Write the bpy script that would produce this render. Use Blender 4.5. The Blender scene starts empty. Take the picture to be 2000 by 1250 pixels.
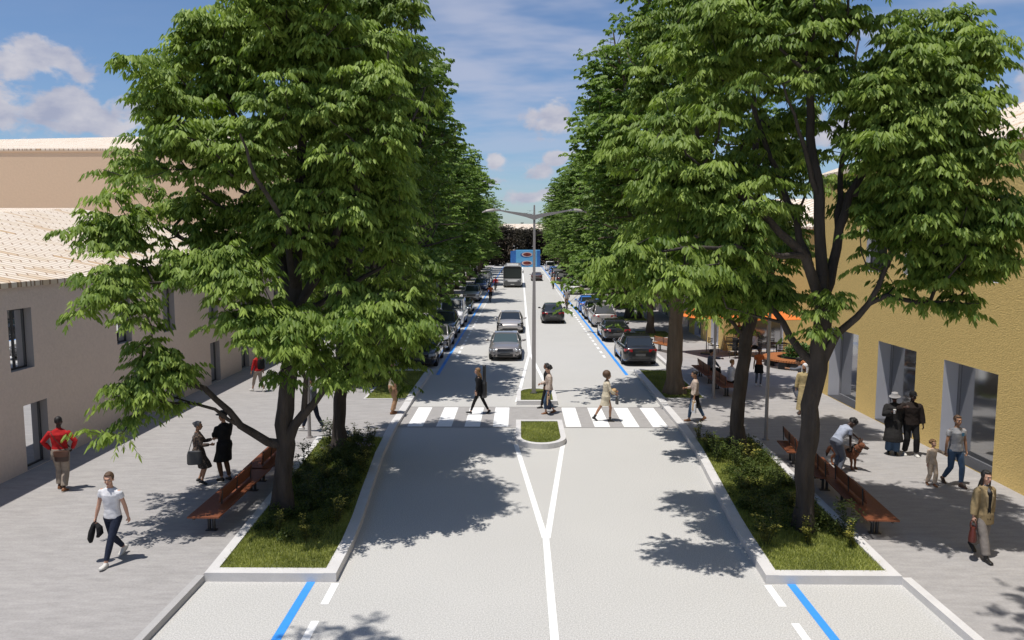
import bpy, bmesh, math, random
import numpy as np
from mathutils import Vector, Matrix

# ---------------------------------------------------------------- camera, sky, sun, exposure
scene = bpy.context.scene
col = scene.collection
R = math.radians
CAM_H, FPX = 6.5, 1500.0
PITCH, YAW = R(6.0), math.atan(16 / 1500)
cam_data = bpy.data.cameras.new('camera'); cam = bpy.data.objects.new('camera', cam_data); col.objects.link(cam)
cam.location = (0, 0, CAM_H); cam.rotation_euler = (R(90) - PITCH, 0, YAW)
cam_data.sensor_width = 36; cam_data.lens = 27.0; cam_data.clip_end = 6000; cam_data.clip_start = 0.1
scene.camera = cam
SUN_DIR = Vector((-0.215, -0.165, 1.0)).normalized()         # from the ground towards the sun
SUN_EL = math.asin(SUN_DIR.z); SUN_AZ = math.atan2(SUN_DIR.x, SUN_DIR.y)
sd = bpy.data.lights.new('sun', 'SUN'); sd.energy = 4.5; sd.angle = R(0.55); sd.color = (1.0, 0.955, 0.89)
so = bpy.data.objects.new('sun', sd); col.objects.link(so)
so.rotation_euler = SUN_DIR.to_track_quat('Z', 'Y').to_euler(); so.location = (0, 0, 60)
scene.view_settings.view_transform = 'Standard'; scene.view_settings.look = 'None'
scene.view_settings.exposure = 0.0; scene.view_settings.gamma = 1.0

def build_world():
    w = bpy.data.worlds.new('World'); scene.world = w; w.use_nodes = True
    nt = w.node_tree; N = nt.nodes; L = nt.links; N.clear()
    out = N.new('ShaderNodeOutputWorld'); bg = N.new('ShaderNodeBackground')
    sky = N.new('ShaderNodeTexSky'); sky.sky_type = 'NISHITA'; sky.sun_disc = False
    sky.sun_elevation = SUN_EL; sky.sun_rotation = SUN_AZ; sky.altitude = 300
    sky.air_density = 1.0; sky.dust_density = 0.6; sky.ozone_density = 1.8
    bg.inputs['Strength'].default_value = 0.125
    def m(op, a, b=None, c=None, clamp=False):
        n = N.new('ShaderNodeMath'); n.operation = op; n.use_clamp = clamp
        for i, v in enumerate((a, b, c)):
            if v is None: continue
            if isinstance(v, (int, float)): n.inputs[i].default_value = v
            else: L.new(v, n.inputs[i])
        return n.outputs[0]
    tc = N.new('ShaderNodeTexCoord'); sep = N.new('ShaderNodeSeparateXYZ'); L.new(tc.outputs['Generated'], sep.inputs[0])
    x, y, z = sep.outputs
    az = m('ARCTAN2', x, y); el = m('ARCSINE', z)
    def noise(sx, sy, sc, det, rough, off=0.0, dist=0.0):
        cb = N.new('ShaderNodeCombineXYZ'); L.new(m('MULTIPLY', az, sx), cb.inputs[0]); L.new(m('MULTIPLY', el, sy), cb.inputs[1]); cb.inputs[2].default_value = off
        n = N.new('ShaderNodeTexNoise'); n.inputs['Scale'].default_value = sc; n.inputs['Detail'].default_value = det
        n.inputs['Roughness'].default_value = rough; n.inputs['Distortion'].default_value = dist
        L.new(cb.outputs[0], n.inputs['Vector']); return n.outputs[0]
    def blob(a0, e0, ra, re):                                 # soft elliptical seat of a cumulus bank (degrees)
        da = m('DIVIDE', m('SUBTRACT', az, R(a0)), R(ra)); de = m('DIVIDE', m('SUBTRACT', el, R(e0)), R(re))
        d = m('SQRT', m('ADD', m('MULTIPLY', da, da), m('MULTIPLY', de, de)))
        return m('SUBTRACT', 1.0, d)
    bl = None
    for b in ((-31.8, 11.0, 4.6, 1.7), (-29.5, 7.9, 6.2, 2.0), (-34, 8.0, 3, 1.8), (-37, 11, 3, 2.4), (2.1, 8.6, 2.3, 1.5), (1.6, 4.9, 2.0, 0.9), (2.6, 5.8, 1.2, .9), (-1.9, 5.6, 1.2, .9), (-2.6, 4.2, 1.6, .6), (0.2, 3.1, 2.4, .7), (2.5, 3.3, 1.6, .6),
              (9, 6, 6, 2.0), (-12, 5, 7, 2.2), (24, 7, 7, 2.2), (-22, 4.5, 6, 1.6), (36, 9, 6, 3), (-48, 10, 7, 4), (50, 7, 8, 3), (75, 10, 12, 4), (-80, 8, 12, 4), (110, 9, 12, 4), (150, 10, 14, 5), (-120, 9, 12, 5), (-155, 8, 9, 4)):
        v = blob(*b); bl = v if bl is None else m('MAXIMUM', bl, v)
    n1 = noise(30, 42, 1.0, 8, 0.55, 3.1, 0.2)
    dens = m('ADD', m('MULTIPLY', bl, 1.0), m('MULTIPLY', m('SUBTRACT', n1, 0.5), 2.0))
    mr = N.new('ShaderNodeMapRange'); mr.interpolation_type = 'SMOOTHSTEP'
    L.new(dens, mr.inputs['Value']); mr.inputs['From Min'].default_value = 0.12; mr.inputs['From Max'].default_value = 0.55
    cum = m('MULTIPLY', mr.outputs[0], 0.93)
    # cloud shading: bases greyer, tops bright
    n2 = noise(34, 52, 1.0, 5, 0.55, 3.1); n2b = noise(14, 34, 1.0, 5, 0.5, 8.0)
    shade = m('ADD', m('MULTIPLY', n2, 0.5), m('MULTIPLY', n2b, 0.5))
    cr = N.new('ShaderNodeValToRGB'); L.new(shade, cr.inputs[0])
    cr.color_ramp.elements[0].position = 0.35; cr.color_ramp.elements[0].color = (3.0, 3.2, 4.2, 1)
    cr.color_ramp.elements[1].position = 0.62; cr.color_ramp.elements[1].color = (5.0, 4.9, 5.3, 1)
    # high thin cloud in streaks
    inv = m('DIVIDE', 1.0, m('ADD', m('MAXIMUM', z, 0.0), 0.13))
    cb = N.new('ShaderNodeCombineXYZ'); L.new(m('MULTIPLY', x, inv), cb.inputs[0]); L.new(m('MULTIPLY', y, inv), cb.inputs[1])
    mp = N.new('ShaderNodeMapping'); mp.inputs['Rotation'].default_value = (0, 0, R(24)); mp.inputs['Scale'].default_value = (0.8, 1.25, 1); L.new(cb.outputs[0], mp.inputs[0])
    c1 = N.new('ShaderNodeTexNoise'); c1.inputs['Scale'].default_value = 0.8; c1.inputs['Detail'].default_value = 5; c1.inputs['Roughness'].default_value = .55; L.new(mp.outputs[0], c1.inputs['Vector'])
    c2 = N.new('ShaderNodeTexNoise'); c2.inputs['Scale'].default_value = 3.2; c2.inputs['Detail'].default_value = 4; L.new(mp.outputs[0], c2.inputs['Vector'])
    cir = m('ADD', c1.outputs[0], m('MULTIPLY', m('SUBTRACT', c2.outputs[0], .5), 0.5))
    mr2 = N.new('ShaderNodeMapRange'); mr2.interpolation_type = 'SMOOTHSTEP'; L.new(cir, mr2.inputs['Value'])
    mr2.inputs['From Min'].default_value = 0.38; mr2.inputs['From Max'].default_value = 0.72; mr2.inputs['To Max'].default_value = 0.62
    side = N.new('ShaderNodeMapRange'); L.new(az, side.inputs['Value']); side.inputs['From Min'].default_value = R(-24); side.inputs['From Max'].default_value = R(-4); side.inputs['To Min'].default_value = .08
    up = N.new('ShaderNodeMapRange'); L.new(el, up.inputs['Value']); up.inputs['From Min'].default_value = R(3); up.inputs['From Max'].default_value = R(11); up.inputs['To Min'].default_value = .15
    cirr = m('MULTIPLY', m('MULTIPLY', mr2.outputs[0], side.outputs[0]), up.outputs[0])
    # tint: the photograph's sky is a little deeper than the raw model near the horizon
    tn = N.new('ShaderNodeMix'); tn.data_type = 'RGBA'; tn.blend_type = 'MULTIPLY'; tn.inputs[0].default_value = 1.0
    L.new(sky.outputs[0], tn.inputs['A']); tn.inputs['B'].default_value = (0.66, 0.75, 0.88, 1)
    a = N.new('ShaderNodeMix'); a.data_type = 'RGBA'; L.new(cirr, a.inputs[0]); L.new(tn.outputs['Result'], a.inputs['A']); a.inputs['B'].default_value = (4.3, 4.5, 5.5, 1)
    b = N.new('ShaderNodeMix'); b.data_type = 'RGBA'; L.new(cum, b.inputs[0]); L.new(a.outputs['Result'], b.inputs['A']); L.new(cr.outputs[0], b.inputs['B'])
    L.new(b.outputs['Result'], bg.inputs['Color']); L.new(bg.outputs[0], out.inputs[0])
build_world()

# ---------------------------------------------------------------- helpers
def at(px, py, z=0.0):
    """point of the height z that the photograph shows at the pixel (2000 x 1250)"""
    x = (px - 1000) / FPX; y = -(py - 625) / FPX
    d = Vector((x, math.cos(PITCH) + y * math.sin(PITCH), -math.sin(PITCH) + y * math.cos(PITCH)))
    c, s = math.cos(YAW), math.sin(YAW)
    d = Vector((d.x * c - d.y * s, d.x * s + d.y * c, d.z)); t = (z - CAM_H) / d.z
    return Vector((d.x * t, d.y * t, z))
def plane(px, py, Y):
    """X and Z of a pixel at the depth Y"""
    x = (px - 1000) / FPX; y = -(py - 625) / FPX
    d = Vector((x, math.cos(PITCH) + y * math.sin(PITCH), -math.sin(PITCH) + y * math.cos(PITCH)))
    c, s = math.cos(YAW), math.sin(YAW)
    d = Vector((d.x * c - d.y * s, d.x * s + d.y * c, d.z)); t = Y / d.y
    return Vector((d.x * t, Y, CAM_H + d.z * t))

MATS = {}
def mat(name, color=(.5, .5, .5), rough=.6, metal=0.0, spec=.5, var=0.0, var_scale=3.0, var_stretch=(1, 1, 1), bump=0.0, bump_scale=30.0, bump_stretch=None,
        bump_dist=.02, emit=None, trans=0.0, coat=0.0, speck=0.0, speck_scale=200.0, color2=None, c2_scale=2.0, c2_pos=(.45, .6), random_obj=0.0, detail=4.0, sheen=0.0):
    if name in MATS: return MATS[name]
    m = bpy.data.materials.new(name); m.use_nodes = True; MATS[name] = m
    nt = m.node_tree; N = nt.nodes; L = nt.links; b = N['Principled BSDF']
    b.inputs['Base Color'].default_value = (*color, 1); b.inputs['Roughness'].default_value = rough; b.inputs['Metallic'].default_value = metal
    b.inputs['Specular IOR Level'].default_value = spec; b.inputs['Coat Weight'].default_value = coat; b.inputs['Coat Roughness'].default_value = .05
    if sheen: b.inputs['Sheen Weight'].default_value = sheen
    if emit: b.inputs['Emission Color'].default_value = (*emit[:3], 1); b.inputs['Emission Strength'].default_value = emit[3]
    tc = N.new('ShaderNodeTexCoord')
    def noise(scale, st, det=detail):
        mp = N.new('ShaderNodeMapping'); L.new(tc.outputs['Object'], mp.inputs[0]); mp.inputs['Scale'].default_value = st
        n = N.new('ShaderNodeTexNoise'); n.inputs['Scale'].default_value = scale; n.inputs['Detail'].default_value = det; L.new(mp.outputs[0], n.inputs['Vector'])
        return n.outputs[0]
    cur = None
    if color2:
        r = N.new('ShaderNodeValToRGB'); L.new(noise(c2_scale, var_stretch), r.inputs[0])
        r.color_ramp.elements[0].position = c2_pos[0]; r.color_ramp.elements[0].color = (*color, 1)
        r.color_ramp.elements[1].position = c2_pos[1]; r.color_ramp.elements[1].color = (*color2, 1); cur = r.outputs[0]
    def hsv(fac, amt):
        nonlocal cur
        h = N.new('ShaderNodeHueSaturation')
        if cur: L.new(cur, h.inputs['Color'])
        else: h.inputs['Color'].default_value = (*color, 1)
        mm = N.new('ShaderNodeMapRange'); mm.inputs['From Min'].default_value = .25; mm.inputs['From Max'].default_value = .75
        mm.inputs['To Min'].default_value = 1 - amt; mm.inputs['To Max'].default_value = 1 + amt; L.new(fac, mm.inputs['Value']); L.new(mm.outputs[0], h.inputs['Value']); cur = h.outputs[0]
    if var: hsv(noise(var_scale, var_stretch), var)
    if speck: hsv(noise(speck_scale, (1, 1, 1), 2), speck)
    if random_obj:
        oi = N.new('ShaderNodeObjectInfo'); hsv(oi.outputs['Random'], random_obj)
    if cur: L.new(cur, b.inputs['Base Color'])
    if bump:
        bp = N.new('ShaderNodeBump'); bp.inputs['Strength'].default_value = bump; bp.inputs['Distance'].default_value = bump_dist
        L.new(noise(bump_scale, bump_stretch or var_stretch), bp.inputs['Height']); L.new(bp.outputs[0], b.inputs['Normal'])
    return m

class MB:
    """collects faces for ONE mesh object"""
    def __init__(s): s.v = []; s.f = []; s.m = []
    def add(s, vs, fs, m=0):
        o = len(s.v); s.v.extend([tuple(p) for p in vs]); s.f.extend([tuple(i + o for i in f) for f in fs]); s.m.extend([m] * len(fs)); return s
    def box(s, x0, x1, y0, y1, z0, z1, m=0):
        v = [(x0, y0, z0), (x1, y0, z0), (x1, y1, z0), (x0, y1, z0), (x0, y0, z1), (x1, y0, z1), (x1, y1, z1), (x0, y1, z1)]
        return s.add(v, [(0, 3, 2, 1), (4, 5, 6, 7), (0, 1, 5, 4), (1, 2, 6, 5), (2, 3, 7, 6), (3, 0, 4, 7)], m)
    def obox(s, c, ax, ay, az, m=0):
        c = Vector(c); ax = Vector(ax); ay = Vector(ay); az = Vector(az)
        v = [c + i * ax + j * ay + k * az for k in (-1, 1) for i, j in ((-1, -1), (1, -1), (1, 1), (-1, 1))]
        return s.add(v, [(0, 3, 2, 1), (4, 5, 6, 7), (0, 1, 5, 4), (1, 2, 6, 5), (2, 3, 7, 6), (3, 0, 4, 7)], m)
    def prism(s, pts, z0, z1, m=0, bottom=False):
        n = len(pts); v = [(p[0], p[1], z0) for p in pts] + [(p[0], p[1], z1) for p in pts]
        f = [tuple(range(n, 2 * n))] + [(i, (i + 1) % n, n + (i + 1) % n, n + i) for i in range(n)]
        if bottom: f.append(tuple(range(n - 1, -1, -1)))
        return s.add(v, f, m)
    def rings(s, rs, m=0, cap=True, closed=True):
        n = len(rs[0]); v = [p for r in rs for p in r]; f = []
        for k in range(len(rs) - 1):
            for i in range(n if closed else n - 1):
                j = (i + 1) % n; f.append((k * n + i, k * n + j, (k + 1) * n + j, (k + 1) * n + i))
        if cap: f.append(tuple(range(n - 1, -1, -1))); f.append(tuple(range((len(rs) - 1) * n, len(rs) * n)))
        return s.add(v, f, m)
    def tube(s, pts, rad, n=8, m=0, flat=1.0, cap=True):
        pts = [Vector(p) for p in pts]; rad = rad if hasattr(rad, '__len__') else [rad] * len(pts); rs = []; u = None
        for i, p in enumerate(pts):
            t = (pts[min(i + 1, len(pts) - 1)] - pts[max(i - 1, 0)]).normalized()
            if u is None:
                u = t.cross(Vector((0, 0, 1)));
                if u.length < .1: u = t.cross(Vector((0, 1, 0)))
            u = (u - t * u.dot(t)).normalized(); w = t.cross(u)
            rs.append([p + (u * math.cos(a) + w * math.sin(a) * flat) * rad[i] for a in (2 * math.pi * (k + .5) / n for k in range(n))])
        return s.rings(rs, m, cap)
    def ball(s, c, r, n=10, k=6, m=0, rot=None):
        c = Vector(c); r = r if hasattr(r, '__len__') else (r, r, r); rs = []
        for i in range(k + 1):
            t = math.pi * (i + .02) / (k + .04)
            ring = []
            for j in range(n):
                a = 2 * math.pi * j / n; p = Vector((r[0] * math.sin(t) * math.cos(a), r[1] * math.sin(t) * math.sin(a), -r[2] * math.cos(t)))
                if rot is not None: p = rot @ p
                ring.append(c + p)
            rs.append(ring)
        return s.rings(rs, m)
    def disc(s, c, r, n=16, m=0, up=(0, 0, 1)):
        c = Vector(c); up = Vector(up).normalized(); u = up.orthogonal().normalized(); w = up.cross(u)
        return s.add([c + (u * math.cos(2 * math.pi * i / n) + w * math.sin(2 * math.pi * i / n)) * r for i in range(n)], [tuple(range(n))], m)
    def mesh(s, name, mats, smooth=False):
        me = bpy.data.meshes.new(name); me.from_pydata([tuple(p) for p in s.v], [], s.f)
        for mm in (mats if isinstance(mats, (list, tuple)) else [mats]): me.materials.append(mm)
        if len(s.m): me.polygons.foreach_set('material_index', s.m)
        if smooth: me.polygons.foreach_set('use_smooth', [True] * len(me.polygons))
        me.update(); return me
    def build(s, name, mats, parent=None, smooth=False, sharp=None):
        me = s.mesh(name, mats, smooth)
        if sharp is not None: me.set_sharp_from_angle(angle=R(sharp))
        return link(name, me, parent)

def link(name, me, parent=None):
    o = bpy.data.objects.new(name, me); col.objects.link(o)
    if parent is not None: o.parent = parent
    return o
def tag(o, label=None, cat=None, group=None, kind=None):
    if label: o['label'] = label
    if cat: o['category'] = cat
    if group: o['group'] = group
    if kind: o['kind'] = kind
    return o
def thing(name, label, cat, loc=(0, 0, 0), rz=0.0, group=None, sc=1.0):
    o = bpy.data.objects.new(name, None); col.objects.link(o); o.location = loc; o.rotation_euler = (0, 0, rz); o.scale = (sc,) * 3
    o.empty_display_size = .2
    return tag(o, label, cat, group)
def struct(name, mb, mats, smooth=False, sharp=None):
    o = mb.build(name, mats, None, smooth, sharp); o['kind'] = 'structure'; return o
KIDS = {}
def children(o): return [c for c in bpy.data.objects if c.parent == o]
def copy_tree(o, parent=None):
    c = o.copy(); col.objects.link(c); c.parent = parent
    for ch in children(o): copy_tree(ch, c)
    return c
def place(o, loc, rz=0.0, sc=1.0, label=None, group=None):
    o.location = loc; o.rotation_euler = (0, 0, rz); o.scale = (sc,) * 3 if not hasattr(sc, '__len__') else sc
    if label: o['label'] = label
    if group: o['group'] = group
    return o
TMP = bpy.data.scenes.new('tmp')
def evaluated(me, mods, name='x'):
    """mesh with the modifiers [(type, {settings})] applied"""
    o = bpy.data.objects.new('tmp_ob', me); TMP.collection.objects.link(o)
    for ty, kw in mods:
        md = o.modifiers.new('m', ty)
        for k, v in kw.items(): setattr(md, k, v)
    with bpy.context.temp_override(scene=TMP, view_layer=TMP.view_layers[0]): dg = bpy.context.evaluated_depsgraph_get()
    dg.update()
    r = bpy.data.meshes.new_from_object(o.evaluated_get(dg), depsgraph=dg)
    bpy.data.objects.remove(o); r.name = name
    return r
# ---------------------------------------------------------------- ground, road, pavements
M_asphalt = mat('light_asphalt', (.475, .466, .445), .85, var=.03, var_scale=.35, speck=.32, speck_scale=40, bump=.10, bump_scale=200, bump_dist=.006)
M_pave = mat('travertine_paving', (.335, .320, .312), .8, var=.13, var_scale=3.4, var_stretch=(.6, 2.4, 1), speck=.10, speck_scale=30, bump=.3, bump_scale=14, bump_stretch=(.6, 4, 1), bump_dist=.008, detail=8)
M_cross = mat('grey_pavers', (.34, .325, .315), .8, var=.16, var_scale=3.0, var_stretch=(1, 4, 1), speck=.12, speck_scale=24, detail=7)
M_kerb = mat('white_kerb_stone', (.60, .585, .575), .7, var=.07, var_scale=2.5, speck=.08, speck_scale=60, bump=.15, bump_scale=40)
M_white = mat('white_road_paint', (.84, .84, .83), .6, var=.03, var_scale=6, speck=.05, speck_scale=60)
M_blue = mat('blue_road_paint', (.045, .29, .80), .5, var=.04, var_scale=6)
M_ground = mat('far_ground', (.46, .45, .43), .9, var=.06, var_scale=.05)
M_soil = mat('lawn_soil', (.12, .14, .045), .95, var=.35, var_scale=4, bump=.8, bump_scale=40, bump_dist=.03)
M_joint = mat('dark_joint', (.26, .25, .24), .9)

CX = 0.57                                                      # middle of the carriageway
struct('ground', MB().box(-2500, 2500, -300, 3500, -.3, -.06), M_ground)
struct('road', MB().add([(-6.6, -12, 0), (7.8, -12, 0), (7.8, 320, 0), (-6.6, 320, 0)], [(0, 1, 2, 3)]), M_asphalt)
KR = [(4.66, 14.02), (4.74, 15.8), (4.82, 17.1), (4.93, 18.4), (5.12, 20.6), (5.33, 23.0), (5.47, 26.2), (5.49, 29.6), (5.55, 33.5), (5.58, 37.3)]
KL = [(-3.50, 14.02), (-3.53, 15.7), (-3.62, 17.1), (-3.79, 18.9), (-3.93, 20.6), (-4.08, 22.3), (-4.26, 26.2), (-4.29, 29.8), (-4.30, 33.5), (-4.30, 37.0)]
RO, LO = 7.45, -6.2
def offset(pts, d):
    out = []
    for i, p in enumerate(pts):
        a = pts[max(i - 1, 0)]; b = pts[min(i + 1, len(pts) - 1)]; t = Vector((b[0] - a[0], b[1] - a[1])).normalized()
        out.append((p[0] + t.y * d, p[1] - t.x * d))
    return out
# pavements (one slab per side, 0.12 m above the carriageway)
pl = [(-13.62, -12), (-6.3, -12), (-6.05, 14.0), (-6.5, 24.2), (-4.35, 24.2), (-4.5, 26.2), (-4.52, 30.0), (-4.52, 37.0), (LO - .1, 37.0), (LO - .1, 320), (-13.62, 320)]
pr = [(7.6, -12), (40, -12), (40, 320), (RO + .1, 320), (RO + .1, 37.3), (5.8, 37.3), (5.72, 29.8), (5.7, 26.2), (5.6, 24.2), (7.58, 24.2), (7.25, 14.0)]
struct('pavement', MB().prism(pl, -.05, .12), M_pave)
struct('pavement', MB().prism(pr, -.05, .12), M_pave)
def kerb(line, w, z1, name='kerb', z0=-.02):
    b = MB(); o = offset(line, w); n = len(line)
    for i in range(n - 1):
        a, c, d, e = line[i], line[i + 1], o[i + 1], o[i]
        b.prism([a, c, d, e] if (c[0] - a[0]) * (d[1] - c[1]) - (c[1] - a[1]) * (d[0] - c[0]) > 0 else [e, d, c, a], z0, z1)
    return struct(name, b, M_kerb)
# planting bed kerbs in front of the crossing: one ring per bed
def bed_ring(side, inner, outer_x0, outer_x1, y0, y1, w=.27, h=.20):
    b = MB(); inn = [p for p in inner if p[1] <= y1 + .3]
    inn = [(inn[0][0], y0)] + inn[1:]
    sgn = 1 if side > 0 else -1
    io = offset(inn, sgn * w)
    for i in range(len(inn) - 1):
        q = [inn[i], inn[i + 1], io[i + 1], io[i]]; q = q if side < 0 else q[::-1]
        b.prism(q[::-1] if side < 0 else q[::-1][::-1], -.02, h)
    return b, inn, io
def strip(b, p0, p1, p2, p3, h, z0=-.02):
    q = [p0, p1, p2, p3]
    a = sum(q[i][0] * q[(i + 1) % 4][1] - q[(i + 1) % 4][0] * q[i][1] for i in range(4))
    b.prism(q if a > 0 else q[::-1], z0, h)
def bed(side, K, ox0, ox1, y0, y1, w=.24, h=.18):
    b = MB(); inn = [K[0]] + [p for p in K[1:] if p[1] < y1 - .3]
    t = [p for p in K if p[1] >= y1 - .3][0]; f = (y1 - inn[-1][1]) / (t[1] - inn[-1][1]); inn.append((inn[-1][0] + f * (t[0] - inn[-1][0]), y1))
    inn[0] = (inn[0][0], y0); io = [(p[0] + side * w, p[1]) for p in inn]
    for i in range(len(inn) - 1): strip(b, inn[i], inn[i + 1], io[i + 1], io[i], h)
    oi0, oi1 = (ox0 - side * .2, y0), (ox1 - side * .2, y1)
    strip(b, (ox0, y0), (ox1, y1), oi1, oi0, h - .01)
    strip(b, (io[0][0], y0 - .003), (ox0, y0 - .003), (ox0, y0 + .24), (io[0][0], y0 + .24), h - .004)
    strip(b, (io[-1][0], y1 + .003), (ox1, y1 + .003), (ox1, y1 - .18), (io[-1][0], y1 - .18), h - .04)
    struct('kerb', b, M_kerb)
    poly = io + [oi1, oi0]; poly[0] = (poly[0][0], y0 + .2); poly[-1] = (poly[-1][0], y0 + .2)
    return poly
bedR = bed(1, KR, 7.22, 7.62, 14.0, 24.2)
bedL = bed(-1, KL, -6.02, -6.55, 14.0, 24.2)
# kerbs: near pavements, crossing bulbs, second beds, far sides
kerb([(RO + .02, -12), (7.24, 14.0)], -.24 * -1, .14) if False else None
kb = MB(); strip(kb, (7.55, -12), (7.22, 14.0), (7.39, 14.0), (7.72, -12), .145); struct('kerb', kb, M_kerb)
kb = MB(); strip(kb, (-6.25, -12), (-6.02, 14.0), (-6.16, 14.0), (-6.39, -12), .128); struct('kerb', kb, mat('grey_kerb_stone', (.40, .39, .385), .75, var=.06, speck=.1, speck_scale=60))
def crossing_kerb(K, s):
    pts = [p for p in K if p[1] > 24.0]; f = [p for p in K if p[1] < 24.0][-1]; q = pts[0]; k = (24.2 - f[1]) / (q[1] - f[1])
    pts = [(f[0] + k * (q[0] - f[0]), 24.2)] + pts; b = MB()
    for i in range(len(pts) - 1):
        h = .13 if 25 < pts[i][1] < 29.0 else .16
        strip(b, pts[i], pts[i + 1], (pts[i + 1][0] + s * .27, pts[i + 1][1]), (pts[i][0] + s * .27, pts[i][1]), h)
    return struct('kerb', b, M_kerb)
crossing_kerb(KR, 1); crossing_kerb(KL, -1)
for s, xi, xo, ye in ((1, 5.58, 7.5, 37.3), (-1, -4.30, -6.25, 37.0)):
    b = MB(); strip(b, (xi + s * .27, ye), (xo, ye), (xo, ye + .2), (xi + s * .27, ye + .2), .15); struct('kerb', b, M_kerb)
    b = MB(); strip(b, (xo, ye + .2), (xo, 300), (xo + s * .22, 300), (xo + s * .22, ye + .2), .15); struct('kerb', b, M_kerb)
# zebra crossing
zy0, zy1 = 26.15, 29.35
struct('crossing_surface', MB().add([(-4.26, zy0, .004), (5.46, zy0, .004), (5.49, zy1, .004), (-4.29, zy1, .004)], [(0, 1, 2, 3)]), M_cross)
struct('paving_joint', MB().add([(-4.26, zy0 - .05, .008), (5.46, zy0 - .05, .008), (5.46, zy0, .008), (-4.26, zy0, .008)], [(0, 1, 2, 3)]), M_joint)
struct('paving_joint', MB().add([(-4.28, zy1, .008), (5.48, zy1, .008), (5.48, zy1 + .05, .008), (-4.28, zy1 + .05, .008)], [(0, 1, 2, 3)]), M_joint)
for x in (-3.94, -2.93, -1.94, -.95, 1.60, 2.60, 3.62, 4.62):
    struct('zebra_stripe', MB().add([(x, zy0 + .06, .009), (x + .54, zy0 + .06, .009), (x + .54, zy1 - .06, .009), (x, zy1 - .06, .009)], [(0, 1, 2, 3)]), M_white)
# islands
def island(yf, yb, round_front):
    cx, w = .67, .81; n = 12; pts = []
    def outline(w, yf, yb, r):
        p = []
        if round_front:
            p += [(cx + w * math.cos(math.pi + math.pi * i / n), yf + r + r * math.sin(math.pi + math.pi * i / n)) for i in range(n + 1)]
            p += [(cx + w, yb), (cx - w, yb)]
        else:
            p += [(cx - w, yf), (cx + w, yf)] + [(cx + w * math.cos(math.pi * i / n), yb - r + r * math.sin(math.pi * i / n)) for i in range(n + 1)]
        return p
    r = .9 if round_front else .8
    o = outline(w, yf, yb, r); i_ = outline(w - .17, yf + .18, yb - .18, r - .18); b = MB(); N_ = len(o)
    for k in range(N_):
        j = (k + 1) % N_; strip(b, o[k], o[j], i_[j], i_[k], .17)
    struct('kerb', b, M_kerb)
    struct('lawn_ground', MB().prism(i_, 0, .13), M_soil)
    return i_
islF = island(23.35, 26.6, True); islB = island(29.75, 32.5, False)
# markings
def paint(name, quad, m, z=.004):
    a = sum(quad[i][0] * quad[(i + 1) % 4][1] - quad[(i + 1) % 4][0] * quad[i][1] for i in range(4))
    return struct(name, MB().add([(p[0], p[1], z) for p in (quad if a > 0 else quad[::-1])], [(0, 1, 2, 3)]), m)
def line(name, a, b, w, m, z=.004):
    t = Vector((b[0] - a[0], b[1] - a[1])).normalized(); n = Vector((-t.y, t.x)) * w / 2
    return paint(name, [(a[0] - n.x, a[1] - n.y), (b[0] - n.x, b[1] - n.y), (b[0] + n.x, b[1] + n.y), (a[0] + n.x, a[1] + n.y)], m, z)
line('centre_line', (.565, -10), (.57, 16.25), .14, M_white)
line('centre_line', (.55, 16.2), (-.13, 23.9), .14, M_white, .0075); line('centre_line', (.60, 16.2), (1.36, 23.9), .14, M_white, .0065)
line('centre_line', (-.13, 30.3), (.52, 43.5), .14, M_white, .0075); line('centre_line', (1.40, 30.3), (.56, 43.5), .14, M_white, .0065)
line('centre_line', (.54, 43.4), (.45, 320), .20, M_white)
for x in (-3.98, 5.14):
    line('blue_parking_line', (x, -10), (x, 14.0), .16, M_blue)
    line('blue_parking_line', (x, 36.5), (x, 300), .16, M_blue)
for x, sg in ((-3.50, 1), (4.68, -1)):
    b = MB(); y = 13.95
    while y > -6: b.add([(x - .07, y - .85, .004), (x + .07, y - .85, .004), (x + .07, y, .004), (x - .07, y, .004)], [(0, 1, 2, 3)]); y -= 1.45
    y = 42.0
    while y < 190: b.add([(x - .07, y, .004), (x + .07, y, .004), (x + .07, y + .9, .004), (x - .07, y + .9, .004)], [(0, 1, 2, 3)]); y += 1.65
    struct('dashed_lane_line', b, M_white)
for y in (37.9, 46.2, 54.6, 63, 71.4):
    line('parking_bay_line', (5.2, y), (7.5, y), .09, M_white); line('parking_bay_line', (-6.2, y), (-4.05, y), .09, M_white)
# second beds and pavement lawns
def lawn_patch(x0, x1, y0, y1, z=.135, k=True):
    struct('lawn_ground', MB().prism([(x0, y0), (x1, y0), (x1, y1), (x0, y1)], .05, z), M_soil)
    if k:
        b = MB(); w = .09
        b.box(x0 - w, x1 + w, y0 - w, y0, .05, z + .012); b.box(x0 - w, x1 + w, y1, y1 + w, .05, z + .012)
        b.box(x0 - w, x0, y0, y1, .05, z + .01); b.box(x1, x1 + w, y0, y1, .05, z + .01); struct('lawn_edging', b, M_kerb)
PATCH = [(5.86, 7.40, 30.5, 37.1), (-6.20, -4.60, 30.3, 36.8)]
for a in PATCH: lawn_patch(*a)
FARP = []
for i in range(13):
    y = 49.8 + i * 10.2
    FARP.append((7.95, 10.1, y, y + 3.4)); FARP.append((-9.0, -6.85, y - 4, y - .6))
for a in FARP: lawn_patch(*a)

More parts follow.
